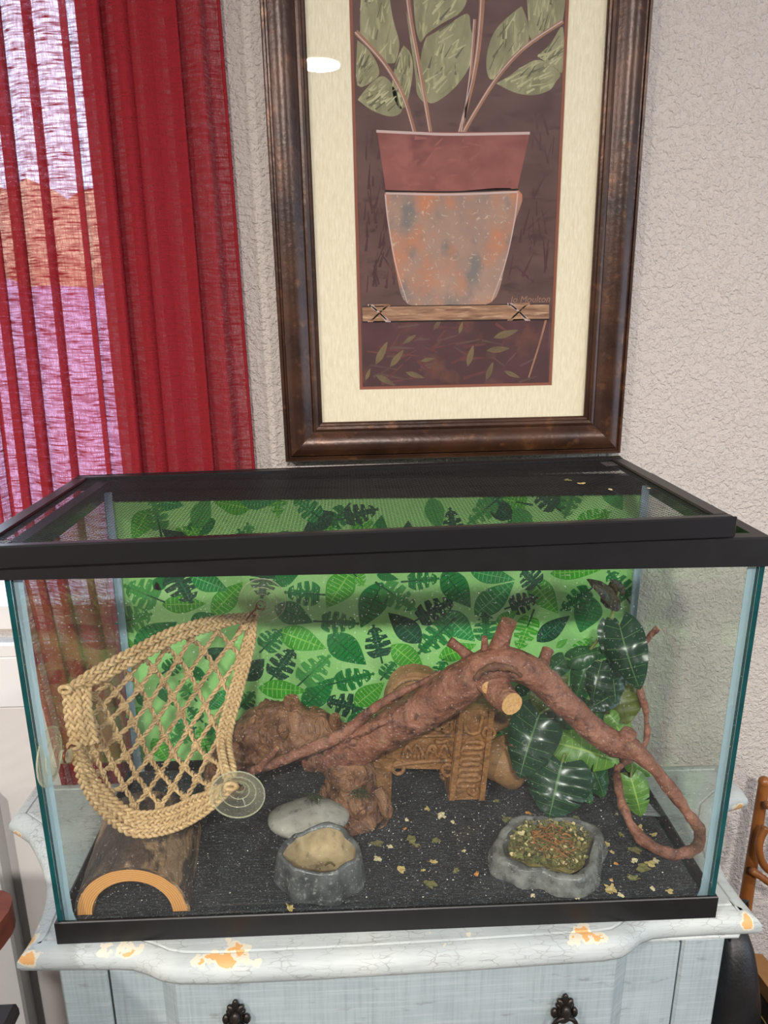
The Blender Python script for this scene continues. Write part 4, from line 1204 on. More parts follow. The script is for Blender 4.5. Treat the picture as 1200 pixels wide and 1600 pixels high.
# crowned back wall
crown_pts = [(596, 1130), (700, 1130), (694, 1085), (688, 1066), (672, 1054), (650, 1050), (628, 1054), (612, 1068), (602, 1092)]
crown = slab(crown_pts, RYF+.052, .026, 'crown', ruin_t)
rel([(614, 1076), (630, 1064), (652, 1060), (672, 1066), (682, 1080)], RYF+.050, .0034, crown, m_=ruin_t)
rel([(618, 1090), (640, 1078), (664, 1080), (684, 1092)], RYF+.050, .003, crown, m_=ruin_t)
for (cx, cy) in ((673, 1068), (663, 1082)):
    MB().tube([at(cx+5*math.cos(t), cy+5*math.sin(t), RYF+.050) for t in [2*math.pi*k_/12 for k_ in range(12)]], .0026, n=6, closed=True).build('roundel', ruin_t, crown, smooth='all')
slab([(584, 1150), (640, 1150), (640, 1112), (600, 1110), (590, 1122)], RYF+.036, .03, 'step', ruin_t)
for cx in (604, 592, 612):
    p = at(cx, 1120, RYF+.036)
    MB().tube([p + Vector((0, 0, -.03)), p + Vector((0, 0, -.01)), p], [.007, .0075, .0055], n=10).build('stub_post', ruin_t, ruin, smooth=40)
# rear roof joining pillars and the rock base at the side
slab([(556, 1196), (614, 1196), (612, 1150), (572, 1150)], RYF+.012, .03, 'side_wall')
mb = MB(); c = at(796, 1168, .225)
mb.blob((c.x, .238, FZ+.034), .040, .030, .036, nz=.012, nzs=26, seed=3, nu=26, nv=16)
mb.build('rock_base', ruin_t, ruin, smooth='all')
mb = MB(); c = at(760, 1125, .235); mb.blob((c.x, .245, c.z), .040, .026, .020, nz=.008, nzs=30, seed=8, nu=24, nv=14)
mb.build('rock_shoulder', ruin_t, ruin, smooth='all')
c = at(790, 1200, .235); MB().bbox((.085, .24, FZ), (.155, .262, c.z+.02), .004).build('rear_support', ruin_m, ruin)

# ================================================================== RESIN DRIFTWOOD ORNAMENT
drift_m = mat('resin_driftwood', (114, 76, 52), (150, 106, 74), 24, rough=.55, c3=(86, 50, 34), scale3=40, lo3=.48, hi3=.66, bump=1.0, bscale=60, bdist=.008, stretch=(1, 1, .6), dist=.8)
drift = thing('driftwood_ornament', 'knobbly brown resin tree stump ornament arching behind the grey rock', 'ornament', (-.08, .215, FZ))
pa = catmull([atz(352, 1240, FZ+.006), at(362, 1190, .235), at(385, 1155, .232), at(430, 1140, .228), at(475, 1145, .222), at(512, 1162, .212), at(540, 1192, .198), at(549, 1225, .190), at(550, 1262, .188), at(550, 1283, .185)], 7)
ra = interp([.028, .030, .033, .038, .038, .034, .033, .036, .044, .052], 7)
pa[-1].z = FZ+.001
pa = resample(pa, .0045); ra = [ra[min(len(ra)-1, int(i*len(ra)/len(pa)))] for i in range(len(pa))]
for _ in range(6): ra = [ra[0]] + [(ra[i-1]+ra[i]+ra[i+1])/3 for i in range(1, len(ra)-1)] + [ra[-1]]
mb = MB().tube(pa, ra, n=44, nz=.0095, nzs=40)
for p in mb.v: p += Vector((1, 1, 1))*.0022*noise.noise(p*130)
for p in mb.v: p.z = max(p.z, FZ+.0003)
trunk = mb.build('trunk', drift_m, drift, smooth='all')
for (px, py, y, r, up_) in ((455, 1102, .222, .013, .010), (412, 1146, .196, .007, .004), (442, 1140, .192, .007, .004), (523, 1128, .205, .008, .010), (402, 1120, .21, .009, .006)):
    p = at(px, py, y)
    MB().tube(catmull([p + Vector((0, .012, -.022)), p + Vector((0, .004, -.006)), p + Vector((0, -.002, up_))], 4), interp([r*1.7, r*1.15, r*.8], 4), n=12, nz=.0015, nzs=80).build('knot', drift_m, trunk, smooth=50)
MB().tube(catmull([at(366, 1165, .215), at(392, 1128, .205), at(402, 1112, .215)], 5), interp([.006, .006, .004], 5), n=8, nz=.001).build('root', drift_m, trunk, smooth='all')
for (a, c, d) in (((512, 1228, .185), (502, 1262, .182), (494, 1280, .184)), ((590, 1232, .178), (604, 1262, .165), (606, 1284, .160)), ((548, 1235, .165), (556, 1266, .152), (560, 1284, .156))):
    P = catmull([at(*a), at(*c), at(*d)], 5)
    for p in P: p.z = max(p.z, FZ+.004)
    MB().tube(P, interp([.008, .009, .004], 5), n=10, nz=.003, nzs=60).build('root', drift_m, trunk, smooth='all')
moss_m = mat('moss_green', (56, 66, 34), (36, 46, 22), 90, rough=.9)
for (px, py, y, s_) in ((492, 1246, .150, .012), (562, 1240, .145, .015)):
    c = at(px, py, y); mb = MB(); rm = random.Random(px)
    for q in range(110):
        d = Vector((rm.gauss(0, 1), -abs(rm.gauss(0, .7))-.2, rm.gauss(.1, .8))).normalized()*s_*rm.uniform(.6, 1.3)
        p = c + Vector((rm.uniform(-1, 1), rm.uniform(0, .6), rm.uniform(-.6, .6)))*s_*.6
        w_ = d.orthogonal().normalized()*.0004
        mb.add([p-w_, p+w_, p+d], [(0, 1, 2)])
    mo = mb.build('moss_tuft', moss_m, drift); mo['kind'] = 'stuff'

# ================================================================== BIG BRANCH
bark_r, nt, b, out = newmat('red_brown_branch')
b.inputs['Roughness'].default_value = .55
v = coords(nt)
c = mixc(nt, noise_fac(nt, v, 26, 5), (114, 68, 52), (152, 100, 79)); c = mixc(nt, noise_fac(nt, v, 70, 4, lo=.52, hi=.68), c, (84, 48, 38))
c = mixc(nt, noise_fac(nt, v, 16, 5, lo=.62, hi=.74), c, (176, 138, 104))
nt.links.new(c, b.inputs['Base Color']); add_bump(nt, b, noise_fac(nt, coords(nt, (1, 1, 1)), 70, 8, lo=.25, hi=.75), 1.0, .004)
cut_m = mat('cut_branch_end', (212, 168, 112), (190, 138, 84), 260, rough=.8, c3=(150, 98, 56), scale3=420, lo3=.6, hi3=.68)
branch = thing('climbing_branch', 'thick red brown branch leaning across the tank with a looping tip', 'branch', atz(505, 1215, FZ))
tr_p = [at(478, 1186, .205), at(512, 1180, .198), at(560, 1163, .188), at(620, 1132, .175), at(680, 1097, .162), at(730, 1062, .150), at(772, 1040, .142), at(815, 1044, .138), at(850, 1066, .134), at(890, 1105, .126), at(930, 1142, .116), at(962, 1163, .108), at(988, 1172, .100), at(1020, 1200, .088), at(1052, 1240, .076), at(1080, 1276, .068), at(1094, 1302, .066), at(1086, 1326, .066), at(1058, 1335, .068), at(1022, 1324, .074), at(992, 1298, .088), at(974, 1262, .108), at(966, 1226, .135), at(966, 1200, .160), at(982, 1186, .170), at(1002, 1172, .178), at(1012, 1146, .185), at(1007, 1110, .19), at(1000, 1070, .195), at(1002, 1020, .20), at(1014, 996, .205), at(1028, 981, .205)]
tr_r = [.016, .023, .0265, .0265, .0265, .027, .0255, .020, .0185, .0175, .0165, .0165, .014, .0085, .0075, .007, .0068, .0068, .0066, .0064, .0064, .0062, .0056, .005, .0046, .0044, .0042, .0042, .004, .0045, .0045, .0038]
trk = MB().tube(catmull(tr_p, 8), interp(tr_r, 8), n=18, nz=.0036, nzs=38, capmi=1).build('trunk', [bark_r, cut_m], branch, smooth='all')
def limb(pts, rad, name='stub', n=14, cut=True, nz=.0015):
    P = catmull(pts, 6)
    return MB().tube(P, interp(rad, 6), n=n, nz=nz, nzs=60, capmi=1 if cut else 0).build(name, [bark_r, cut_m], trk, smooth=50)
limb([at(764, 1052, .145), at(780, 1082, .120), at(800, 1100, .094)], [.021, .0185, .0145])
limb([at(745, 1062, .140), at(756, 1072, .122), at(761, 1074, .116)], [.012, .0085, .0072])
limb([at(765, 1040, .150), at(782, 1004, .150), at(795, 970, .148)], [.014, .0118, .0105], cut=False)
limb([at(746, 1042, .150), at(728, 1022, .156), at(702, 1002, .162)], [.010, .0072, .0066], cut=False)
limb([at(756, 1040, .148), at(757, 1012, .150), at(757, 995, .150)], [.006, .0046, .003], cut=False)
limb([at(842, 1050, .150), at(850, 1030, .170), at(856, 1015, .180)], [.009, .0085, .0085], cut=False)
limb([at(965, 1168, .110), at(976, 1158, .106), at(985, 1142, .104)], [.013, .012, .0085], cut=False)
tw = limb([at(388, 1206, .150), at(420, 1196, .150), at(470, 1176, .158), at(520, 1155, .165), at(545, 1140, .168), at(580, 1110, .172), at(625, 1082, .172), at(660, 1066, .174), at(690, 1050, .178)], [.005, .0065, .0075, .0085, .009, .006, .005, .0045, .0035], 'twig', n=12)
limb([at(405, 1200, .146), at(425, 1178, .142), at(434, 1168, .142)], [.006, .0045, .003], 'twig', n=8)
limb([at(545, 1150, .17), at(580, 1136, .162), at(612, 1122, .160)], [.007, .006, .004], 'twig', n=8)
limb([at(530, 1168, .18), at(545, 1142, .168)], [.012, .009], 'twig', n=10)
# peeling bark ridge under the fork
P = catmull([at(742, 1062, .120), at(752, 1050, .116), at(770, 1042, .113), at(795, 1044, .114), at(815, 1056, .120)], 6)
MB().tube(P, interp([.002, .004, .005, .004, .002], 6), n=8, nz=.0025, nzs=140).build('bark_ridge', mat('dark_ridge_bark', (84, 52, 38), (120, 80, 56), 80, rough=.8), trk, smooth='all')
MB().tube([at(553, 1160, .1665) + Vector((.010*math.cos(t), -.004*math.cos(t)*0, .008*math.sin(t))) for t in [2*math.pi*k_/16 for k_ in range(16)]], .0022, n=6, closed=True, nz=.001, nzs=200).build('knot', bark_r, trk, smooth='all')
MB().blob(at(553, 1160, .168), .008, .004, .006, nz=.002, nzs=160).build('knot', bark_r, trk, smooth='all')

# ================================================================== PLANT
plant_cols = {
    'dark': leaf_mat('plant_dark', (30, 66, 44), (84, 116, 74), 7, .022, .018, rough=.25, base2=(22, 52, 38), translucent=.12, bump=.4),
    'mid': leaf_mat('plant_mid', (36, 92, 48), (80, 126, 66), 7, .022, .02, rough=.3, base2=(28, 74, 42), translucent=.2, bump=.4),
    'light': leaf_mat('plant_light', (106, 152, 62), (150, 184, 90), 7, .03, .025, rough=.35, base2=(84, 134, 54), translucent=.25, bump=.4),
    'olive': leaf_mat('plant_olive', (104, 116, 44), (70, 84, 30), 6, .04, .02, rough=.4, base2=(84, 96, 36), translucent=.35, bump=.4),
    'brown': leaf_mat('plant_brown', (70, 64, 38), (110, 104, 60), 6, .04, .02, rough=.4, base2=(54, 52, 34), translucent=.2, bump=.4)}
plant = thing('artificial_plant', 'bushy artificial vine with broad split green leaves in the tank corner', 'plant', (.27, .22, FZ))
def leaf3d(b0, yb, t0, yt, wpx, kind, colr, tilt=.3, curl=.15, roll=0.0, name='leaf'):
    B = at(*b0, yb); T = at(*t0, yt)
    ax = T-B; L = ax.length; ax.normalize()
    view = (CAM-(B+T)/2).normalized()
    nrm = (view + Vector((0, 0, tilt))).normalized()
    sd = ax.cross(nrm).normalized(); nrm = sd.cross(ax).normalized()
    if roll:
        r_ = Matrix.Rotation(roll, 3, ax); sd = r_ @ sd; nrm = r_ @ nrm
    dist = ((B+T)/2 - CAM).dot(FW); hw = wpx*dist/FPX*.5
    nu = 44 if kind == 'M' else 22; nv = 8
    rows = []; uvs = []
    for i in range(nu+1):
        t = i/nu
        if kind == 'M':
            wv = math.sin(math.pi*min(1, (t*.97+.03)**.60))**.65
            ph = (t*3.0+.25) % 1
            slot = .5 if (.3 < t < .94 and ph < .075) else 1.0
        else:
            wv = math.sin(math.pi*min(1, (t*.97+.03)**.62))**.75; slot = 1
        r = []; u_ = []
        for k_ in range(-nv//2, nv//2+1):
            vv = k_/(nv/2); vs_ = vv*slot
            p = B + ax*(t*L + L*(-.16*abs(vs_)*(1-t)**2 + .10*abs(vs_)*t*(1-t))) + sd*(vs_*hw*wv)
            p += nrm*(L*curl*(4*t*(1-t))*.6 - hw*.35*vs_*vs_*wv + hw*.06*math.sin(t*22)*abs(vs_))
            r.append(p); u_.append((t, .5+vs_*.5))
        rows.append(r); uvs.append(u_)
    return MB().grid(rows, 0, uvs).build(name, plant_cols[colr], plant, smooth='all')
LV = [((968, 976), .205, (1000, 1078), .165, 66, 'A', 'dark', .2, .25, .2), ((953, 975), .215, (958, 1040), .195, 40, 'A', 'dark', .2, .1, -.3),
      ((964, 942), .240, (916, 905), .235, 30, 'A', 'brown', .5, .2, .2), ((964, 936), .245, (938, 940), .235, 38, 'A', 'brown', .4, .15, 0), ((968, 930), .25, (955, 905), .25, 26, 'A', 'brown', .3, .1, 0),
      ((940, 1034), .215, (926, 1096), .195, 46, 'A', 'dark', .2, .2, .1), ((955, 1040), .21, (962, 1100), .19, 44, 'A', 'dark', .2, .1, -.2),
      ((915, 1040), .22, (900, 1090), .21, 40, 'A', 'mid', .2, .1, .1), ((966, 1080), .205, (980, 1132), .185, 70, 'A', 'olive', .2, .1, 0),
      ((843, 1116), .185, (812, 1216), .155, 82, 'M', 'dark', .25, .2, .1), ((838, 1118), .19, (806, 1150), .18, 56, 'A', 'mid', .3, .1, 0),
      ((878, 1192), .150, (858, 1278), .118, 104, 'M', 'dark', .25, .15, 0), ((874, 1162), .175, (968, 1190), .150, 66, 'M', 'light', .35, .15, .1),
      ((924, 1196), .17, (944, 1246), .15, 46, 'A', 'mid', .3, .15, -.2), ((986, 1216), .150, (1002, 1276), .135, 48, 'M', 'light', .35, .15, 0),
      ((984, 1186), .18, (1020, 1212), .17, 34, 'A', 'light', .35, .1, 0), ((982, 1214), .16, (966, 1230), .155, 24, 'A', 'olive', .3, .1, 0),
      ((882, 1116), .19, (912, 1136), .18, 34, 'A', 'mid', .3, .1, 0), ((866, 1106), .20, (828, 1082), .20, 42, 'A', 'olive', .3, .1, 0),
      ((952, 1116), .19, (966, 1134), .18, 26, 'A', 'light', .3, .1, 0), ((882, 1030), .235, (852, 1058), .225, 34, 'M', 'mid', .3, .1, 0),
      ((892, 1030), .225, (944, 1016), .22, 36, 'A', 'mid', .4, .12, 0), ((958, 1086), .20, (916, 1110), .185, 34, 'A', 'dark', .4, .1, 0),
      ((905, 1085), .22, (880, 1100), .215, 40, 'A', 'dark', .3, .1, 0), ((930, 1100), .21, (940, 1160), .2, 60, 'A', 'mid', .2, .1, 0), ((890, 1130), .20, (905, 1180), .19, 56, 'A', 'dark', .2, .1, 0),
      ((850, 1150), .20, (838, 1230), .18, 60, 'A', 'dark', .2, .1, 0), ((890, 1200), .165, (925, 1256), .145, 44, 'A', 'mid', .3, .1, 0), ((960, 1130), .2, (990, 1176), .19, 44, 'A', 'light', .2, .1, 0),
      ((875, 1055), .235, (850, 1085), .23, 36, 'A', 'olive', .3, .1, 0)]
for a in LV: leaf3d(*a)
stem_p = mat('plant_stem', (122, 136, 72), (100, 112, 60), 40, rough=.5)
for pts, r in (([atz(905, 1225, FZ), at(900, 1170, .21), at(895, 1110, .22), at(895, 1060, .228), at(925, 1012, .225), at(950, 980, .22), at(960, 945, .24), at(966, 925, .25)], .0024),
               ([at(900, 1150, .21), at(876, 1162, .178)], .002), ([at(897, 1120, .218), at(862, 1106, .2), at(842, 1118, .186)], .002), ([at(900, 1180, .20), at(885, 1175, .17), at(877, 1195, .15)], .002),
               ([at(900, 1160, .21), at(950, 1180, .18), at(984, 1190, .17), at(986, 1218, .151)], .0018), ([at(896, 1080, .224), at(935, 1060, .215), at(966, 1082, .205)], .0018), ([at(940, 995, .224), at(968, 975, .206)], .0018),
               ([at(910, 1030, .226), at(940, 1034, .216), at(955, 1060, .21)], .0016), ([at(900, 1050, .228), at(882, 1030, .236)], .0016), ([at(897, 1190, .2), at(915, 1190, .185), at(926, 1198, .17)], .0016)):
    MB().tube(catmull(pts, 6), r, n=7).build('stem', stem_p, plant, smooth='all')
MB().blob((atz(905, 1225, FZ).x, atz(905, 1225, FZ).y, FZ+.006), .018, .014, .0062, nu=14, nv=8).build('base', mat('plant_base', (40, 52, 36), rough=.6), plant, smooth='all')

# ================================================================== HAMMOCK
rope_m = mat('seagrass_rope', (204, 172, 128), (172, 138, 96), 120, rough=.85, c3=(220, 190, 142), scale3=300, bump=.4, bscale=500, bdist=.0006)
ham = thing('hammock', 'woven seagrass net hammock stretched across the tank corner on suction cups', 'hammock', atz(225, 1330, .06))
def PX(l): return [at(a, b_, y) for a, b_, y in l]
top_e = catmull(PX([(105, 1078, .068), (150, 1048, .095), (210, 1016, .130), (270, 986, .17), (335, 968, .215), (396, 962, .262)]), 8)
bot_e = catmull(PX([(118, 1165, .050), (128, 1215, .052), (155, 1262, .060), (205, 1300, .068), (262, 1296, .058), (315, 1270, .034), (362, 1228, .016)]), 8)
left_e = catmull(PX([(105, 1078, .068), (108, 1120, .058), (118, 1165, .050)]), 8)
right_e = catmull(PX([(396, 962, .262), (392, 1010, .235), (374, 1080, .18), (356, 1150, .115), (362, 1200, .045), (362, 1228, .016)]), 8)
def samp(P, t):
    x = t*(len(P)-1); i = min(int(x), len(P)-2); return P[i].lerp(P[i+1], x-i)
def coons(u, v_):
    a = samp(top_e, u)*(1-v_) + samp(bot_e, u)*v_
    c = samp(left_e, v_)*(1-u) + samp(right_e, v_)*u
    d = (left_e[0]*(1-u)*(1-v_) + right_e[0]*u*(1-v_) + left_e[-1]*(1-u)*v_ + right_e[-1]*u*v_)
    p = a + c - d
    k_ = 16*u*(1-u)*v_*(1-v_)
    return p + Vector((-.004, .028, -.010))*k_
def twist(mb, P, r, strands=2, pitch=.016, amp=None, n=5, step=.003, phase=0):
    P = resample(P, step); m_ = len(P); amp = amp if amp is not None else r*.8
    u = Vector((0, -1, 0)); s_ = 0
    rows = [[] for _ in range(strands)]
    for i in range(m_):
        t = (P[min(i+1, m_-1)]-P[max(i-1, 0)]).normalized()
        u = (u - t*u.dot(t)).normalized(); w_ = t.cross(u)
        for k_ in range(strands):
            a = phase + 2*math.pi*(s_/pitch + k_/strands)
            rows[k_].append(P[i] + (u*math.cos(a) + w_*math.sin(a))*amp)
        if i < m_-1: s_ += (P[i+1]-P[i]).length
    for rr in rows:
        if len(rr) > 1: mb.tube(rr, r, n=n)
def braid(mb, P, r, a_, b_, pitch, side=None, n=6, step=.0026, phase=0):
    # flat three-strand braid lying in the plane facing the front of the tank
    P = resample(P, step); m_ = len(P); s_ = 0
    rows = [[], [], []]
    for i in range(m_):
        t = (P[min(i+1, m_-1)]-P[max(i-1, 0)]).normalized()
        u = Vector((0, -1, .25)); u = (u - t*u.dot(t)).normalized(); w_ = t.cross(u)
        for k_ in range(3):
            ph = phase + 2*math.pi*(s_/pitch + k_/3)
            rows[k_].append(P[i] + w_*(a_*math.sin(ph)) + u*(b_*math.sin(2*ph)))
        if i < m_-1: s_ += (P[i+1]-P[i]).length
    for rr in rows: mb.tube(rr, r, n=n)
NU, NV = 8, 12
cords = []
def lattice_path(s0, dirn):
    pts = []
    for k_ in range(60):
        t = k_/59
        v_ = t; u = (s0 + dirn*t*NV*.5)/NU*1.0
        if -.001 <= u <= 1.001: pts.append(coons(min(max(u, 0), 1), v_) + Vector((0, .0012*dirn, 0)))
    return pts
knots = []
for dirn in (1, -1):
    for q in range(-7, 16):
        s0 = q*1.0
        P = lattice_path(s0, dirn)
        if len(P) < 4: continue
        mb = MB(); twist(mb, P, .00165, 2, .019, amp=.0019, phase=q*1.7, n=5); twist(mb, P, .0012, 1, .013, amp=.0026, phase=q+2, n=5)
        mb.build('cord', rope_m, ham, smooth='all')
# knots where the cords cross
kb = MB()
for i in range(0, 2*NU+1):
    for j in range(1, 2*NV):
        u = i/(2*NU); v_ = j/(NV)
        # crossings: s0a + v*NV/2 = u*NU and s0b - v*NV/2 = u*NU with integer s0
        if v_ >= 1: continue
        x = u*NU
        a = x - v_*NV*.5; c = x + v_*NV*.5
        if abs(a-round(a)) < .01 and abs(c-round(c)) < .01 and 0.02 < u < .98:
            p = coons(u, v_); kb.blob(p + Vector((0, -.001, 0)), .0040, .0034, .0034, nu=8, nv=6, nz=.001, nzs=400)
            for _q in range(3):
                R3 = Matrix.Rotation(rs.uniform(0, 6.28), 3, 'Y') @ Matrix.Rotation(rs.uniform(.5, 1.4), 3, 'X')
                kb.tube([p + Vector((0, -.0015, 0)) + R3 @ Vector((.0056*math.cos(t), .0036*math.sin(t), 0)) for t in [2*math.pi*k_/10 for k_ in range(10)]], .00135, n=5, closed=True)
ko = kb.build('knots', rope_m, ham, smooth='all'); ko['kind'] = 'stuff'
# braided borders
for nm, P in (('border_braid', top_e), ('border_braid', bot_e), ('border_braid', left_e), ('border_braid', right_e)):
    offs = ((0, 0, 0), (.005, .002, -.0105)) if P is top_e else ((0, 0, 0), (.004, .003, .0105), (.003, .006, .021)) if P is bot_e else ((0, 0, 0), (.010, 0, 0), (.020, .003, 0)) if P is left_e else ((0, 0, 0), (-.0085, .001, 0))
    for k_, of in enumerate(offs):
        mb = MB()
        Q = [p + Vector(of)*(1 if P is left_e else min(1, 5*i/len(P), 5*(len(P)-1-i)/len(P))) for i, p in enumerate(P)]
        braid(mb, Q, .0023, .0040, .0021, .026, phase=k_*1.3)
        mb.build(nm, rope_m, ham, smooth='all')
kb = MB()
for P in (left_e[0], left_e[-1], right_e[0], right_e[-1]):
    for t in (0, 1):
        kb.tube([P + Vector((.006*math.cos(a), -.001-.004*t, .004*math.sin(a)+.003*t)) for a in [2*math.pi*k_/12 for k_ in range(12)]], .0026, n=6, closed=True)
kb.build('corner_knots', rope_m, ham, smooth='all')
cup_m, nt, b, out = newmat('clear_suction_cup')
b.inputs['Base Color'].default_value = lin((222, 218, 190)); b.inputs['Roughness'].default_value = .12
tr = nt.nodes.new('ShaderNodeBsdfTransparent'); tr.inputs[0].default_value = (.93, .93, .86, 1)
lw = nt.nodes.new('ShaderNodeLayerWeight'); lw.inputs[0].default_value = .35
mx = nt.nodes.new('ShaderNodeMixShader')
nt.links.new(math_node(nt, 'ADD', math_node(nt, 'MULTIPLY', lw.outputs['Facing'], .55), .07, True), mx.inputs[0])
nt.links.new(tr.outputs[0], mx.inputs[1]); nt.links.new(b.outputs[0], mx.inputs[2]); nt.links.new(mx.outputs[0], out.inputs[0])
ridge_m, nt, b, out = newmat('cup_ridge')
b.inputs['Base Color'].default_value = lin((214, 210, 184)); b.inputs['Roughness'].default_value = .15
tr = nt.nodes.new('ShaderNodeBsdfTransparent'); mx = nt.nodes.new('ShaderNodeMixShader'); mx.inputs[0].default_value = .28
nt.links.new(tr.outputs[0], mx.inputs[1]); nt.links.new(b.outputs[0], mx.inputs[2]); nt.links.new(mx.outputs[0], out.inputs[0])
hook_m = mat('copper_hook', (128, 62, 40), rough=.35, metal=.6)
def cup(pos, axis, r, s_=1):
    pr = [(r, 0), (r*1.0, .0012), (r*.86, .0035), (r*.66, .0050), (r*.64, .0062), (r*.40, .0085), (r*.38, .0098), (r*.22, .0115), (r*.20, .0165), (r*.13, .0170), (r*.13, .0200), (r*.22, .0206), (r*.22, .0240), (r*.18, .0246)]
    mbc = MB().lathe(pr, pos, axis, n=36)
    del mbc.f[-2]; del mbc.mi[-2]
    c = mbc.build('suction_cup', cup_m, ham, smooth=50)
    ax_ = Vector(axis); u0 = ax_.orthogonal().normalized(); w0_ = ax_.cross(u0)
    for (fr_, hh, tr_) in ((.985, .0012, .0009), (.65, .0056, .0007), (.39, .0092, .0007), (.21, .0140, .0008)):
        MB().tube([Vector(pos) + ax_*hh + (u0*math.cos(t)+w0_*math.sin(t))*r*fr_ for t in [2*math.pi*k_/40 for k_ in range(40)]], tr_, n=6, closed=True).build('ridge', ridge_m, c, smooth='all')
    q = Vector(pos) + Vector(axis)*.0185
    u = Vector(axis).orthogonal().normalized(); w_ = Vector(axis).cross(u)
    MB().tube([q + (u*math.cos(t)+w_*math.sin(t))*r*.19 for t in [2*math.pi*k_/16 for k_ in range(16)]], .0012, n=6, closed=True).build('hook', hook_m, c, smooth='all')
    return q
pf = at(371, 1243, i_+GT+.0004)
q1 = cup(pf, (0, 1, 0), .0300)
pb_ = at(410, 938, D-i_-GT-.0004); q2 = cup(pb_, (0, -1, 0), .0340)
xs_ = -W2+i_+GT+.0004; d = ray(76, 1182); pl_ = CAM + d*((xs_-CAM.x)/d.x); q3 = cup(pl_, (1, 0, 0), .0320)
for a, c in ((q1, right_e[-1]), (q2, right_e[0]), (q3, left_e[-1])):
    mdl = (a+c)/2 + Vector((0, 0, .006))
    MB().tube(catmull([a, mdl, c], 6), .0012, n=6).build('hook_wire', hook_m, ham, smooth='all')
P = catmull([right_e[0] + Vector((.002, -.005, .010)), at(372, 985, .24), at(362, 1015, .232)], 6)
MB().tube(P, .0013, n=6).build('hook_wire', hook_m, ham, smooth='all')

# ================================================================== THINGS BESIDE THE DRESSER
honey = mat('honey_wood', (120, 70, 30), (144, 88, 42), 10, rough=.35, stretch=(6, 6, 1))
SY2 = .30
st = thing('wooden_stand', 'honey brown bentwood stand with curled rails beside the dresser', 'stand', (at(1150, 1510, .27).x, .27, FLOOR_Z))
pA = at(1194, 1222, .30); pB = at(1148, 1520, .28)
pC = pB + (pB-pA)*((pB.z-FLOOR_Z)/(pA.z-pB.z)); 
P = [pA, pA.lerp(pB, .3), pA.lerp(pB, .55), pB, pB.lerp(pC, .5), pC]
rr = [.0085, .0095, .0105, .0125, .0125, .0125]
MB().tube(catmull(P, 6), interp(rr, 6), n=14).build('post', honey, st, smooth=40)
MB().blob(pA, .0095, .0095, .010, nu=14, nv=8).build('cap', honey, st, smooth='all')
MB().tube(catmull([at(1196, 1258, .27), at(1215, 1262, .27), at(1235, 1300, .27), at(1222, 1360, .265), at(1205, 1362, .26), at(1190, 1345, .255), at(1186, 1318, .255), at(1196, 1292, .26)], 7), .0062, n=10).build('curl', honey, st, smooth='all')
MB().tube(catmull([at(1174, 1360, .262), at(1192, 1372, .26), at(1230, 1400, .26)], 6), .006, n=10).build('rail', honey, st, smooth='all')
MB().tube([Vector((pC.x+.30, pC.y+.02, FLOOR_Z+.006)), pC + Vector((.28, .02, .5)), pA + Vector((.25, 0, 0))], .0105, n=12).build('post', honey, st, smooth='all')
blk = mat('black_leather', (12, 12, 13), (20, 20, 21), 40, rough=.45, bump=.3, bscale=200, bdist=.001)
bag = thing('black_bag', 'soft black bag slumped against the right side of the dresser', 'bag', (.50, .12, FLOOR_Z))
c = at(1140, 1560, .10)
mb = MB().blob((c.x-.005, .12, (FLOOR_Z-.14)/2-.02), .046, .075, (-.13-FLOOR_Z)/2, nz=.010, nzs=14, nu=24, nv=20, pw=.7)
zm = min(p.z for p in mb.v)
for p in mb.v: p.z += FLOOR_Z-zm
mb.build('body', blk, bag, smooth='all')
MB().tube(catmull([(c.x-.02, .10, -.18), (c.x-.012, .10, -.105), (c.x+.012, .12, -.10), (c.x+.03, .14, -.19)], 8), .006, n=8, flat=.4).build('strap', blk, bag, smooth='all')
case = thing('black_case', 'black case with tan wooden lid edge and thin gold line on the floor at right', 'case', (.72, .16, FLOOR_Z))
tA = at(1160, 1488, .215); tB = at(1235, 1590, .06)
dv = tB-tA; nv2 = Vector((dv.y, -dv.x, 0)).normalized()
if nv2.x > 0: nv2 = -nv2
def ww(p, a, dzv): return p + nv2*a + Vector((0, 0, dzv))
right_ = -nv2*.22
tB2 = tB + dv*.4
MB().hexa([ww(tA, -.004, -.03), ww(tB2, -.004, -.03), ww(tB2, -.004, -.03)+right_*.14, ww(tA, -.004, -.03)+right_*.14, tA, tB2, tB2+right_*.14, tA+right_*.14]).build('lid_edge', mat('tan_wood_edge', (168, 122, 70), (144, 98, 52), 16, rough=.5), case)
A_ = ww(tA, 0, -.0305); B_ = ww(tB2, 0, -.0305)
fl = lambda p: Vector((p.x, p.y, FLOOR_Z))
MB().hexa([fl(A_)+nv2*.02, fl(B_)+nv2*.02, fl(B_)+right_, fl(A_)+right_, A_, B_, B_+right_, A_+right_]).build('body', mat('black_lacquer', (14, 14, 15), rough=.3), case)
g0 = ww(tA, .003, -.055); g1 = ww(tB2, .003, -.055)
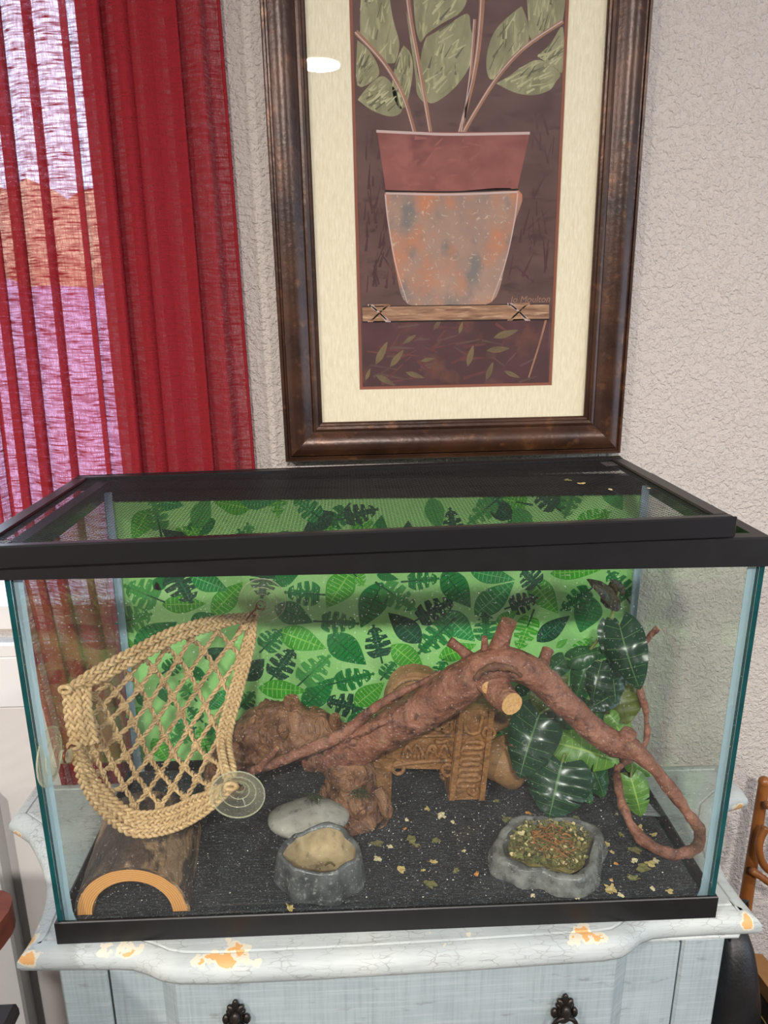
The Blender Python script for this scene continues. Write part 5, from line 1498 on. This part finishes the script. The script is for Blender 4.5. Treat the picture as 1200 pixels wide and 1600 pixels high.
MB().tube([g0, g1], .0012, n=6).build('gold_line', mat('gold_trim', (196, 160, 90), rough=.3, metal=.7), case)
# left side: table corner and dark chair
tb = thing('side_table', 'reddish brown wooden side table reaching in at the left edge', 'table', (-.62, -.05, FLOOR_Z))
redwood = mat('reddish_wood', (76, 34, 22), (96, 46, 30), 10, rough=.6, spec=.2, stretch=(1, 8, 8))
zt = atz(10, 1408, -.02); 
c0 = at(20, 1412, -.02); zt = c0.z
poly = [(c0.x-.30, -.30), (c0.x-.05, -.30), (c0.x-.008, -.07), (c0.x-.002, -.045), (c0.x, -.03), (c0.x-.0012, -.021), (c0.x-.004, -.013), (c0.x-.009, -.006), (c0.x-.018, -.001), (c0.x-.03, .001), (c0.x-.30, .02)]
MB().prism([(x, y, zt-.030) for x, y in poly], (0, 0, .030)).build('top', redwood, tb)
for (x, y) in ((c0.x-.27, -.27), (c0.x-.27, -.09), (c0.x-.10, -.26), (c0.x-.075, -.09)):
    MB().lathe([(.010, 0), (.013, .1), (.016, zt-.03-FLOOR_Z)], (x, y, FLOOR_Z), n=12).build('leg', redwood, tb, smooth=40)
ch = thing('dark_chest', 'black carved corner of a dark wooden chest low at the left edge', 'chest', (-.60, -.03, FLOOR_Z))
e0 = at(32, 1562, .0)
blk2 = mat('black_brown_wood', (18, 15, 14), (34, 24, 20), 20, rough=.65)
MB().bbox((e0.x-.35, -.055, FLOOR_Z), (e0.x-.012, -.008, e0.z-.02), .006).build('body', blk2, ch)
MB().bbox((e0.x-.36, -.06, e0.z-.02), (e0.x, 0, e0.z), .006).build('lid', blk2, ch)
MB().tube(catmull([(e0.x-.03, -.064, e0.z-.004), (e0.x-.012, -.066, e0.z-.02), (e0.x-.006, -.064, e0.z-.05), (e0.x-.03, -.062, e0.z-.09)], 6), .007, n=10).build('carving', blk2, ch, smooth='all')
# white board leaning behind the table
struct(MB().bbox((-1.6, .335, FLOOR_Z), (at(8, 1400, .335).x, .371, at(8, 1290, .335).z+.05), .004).build('trim_1', white_paint))
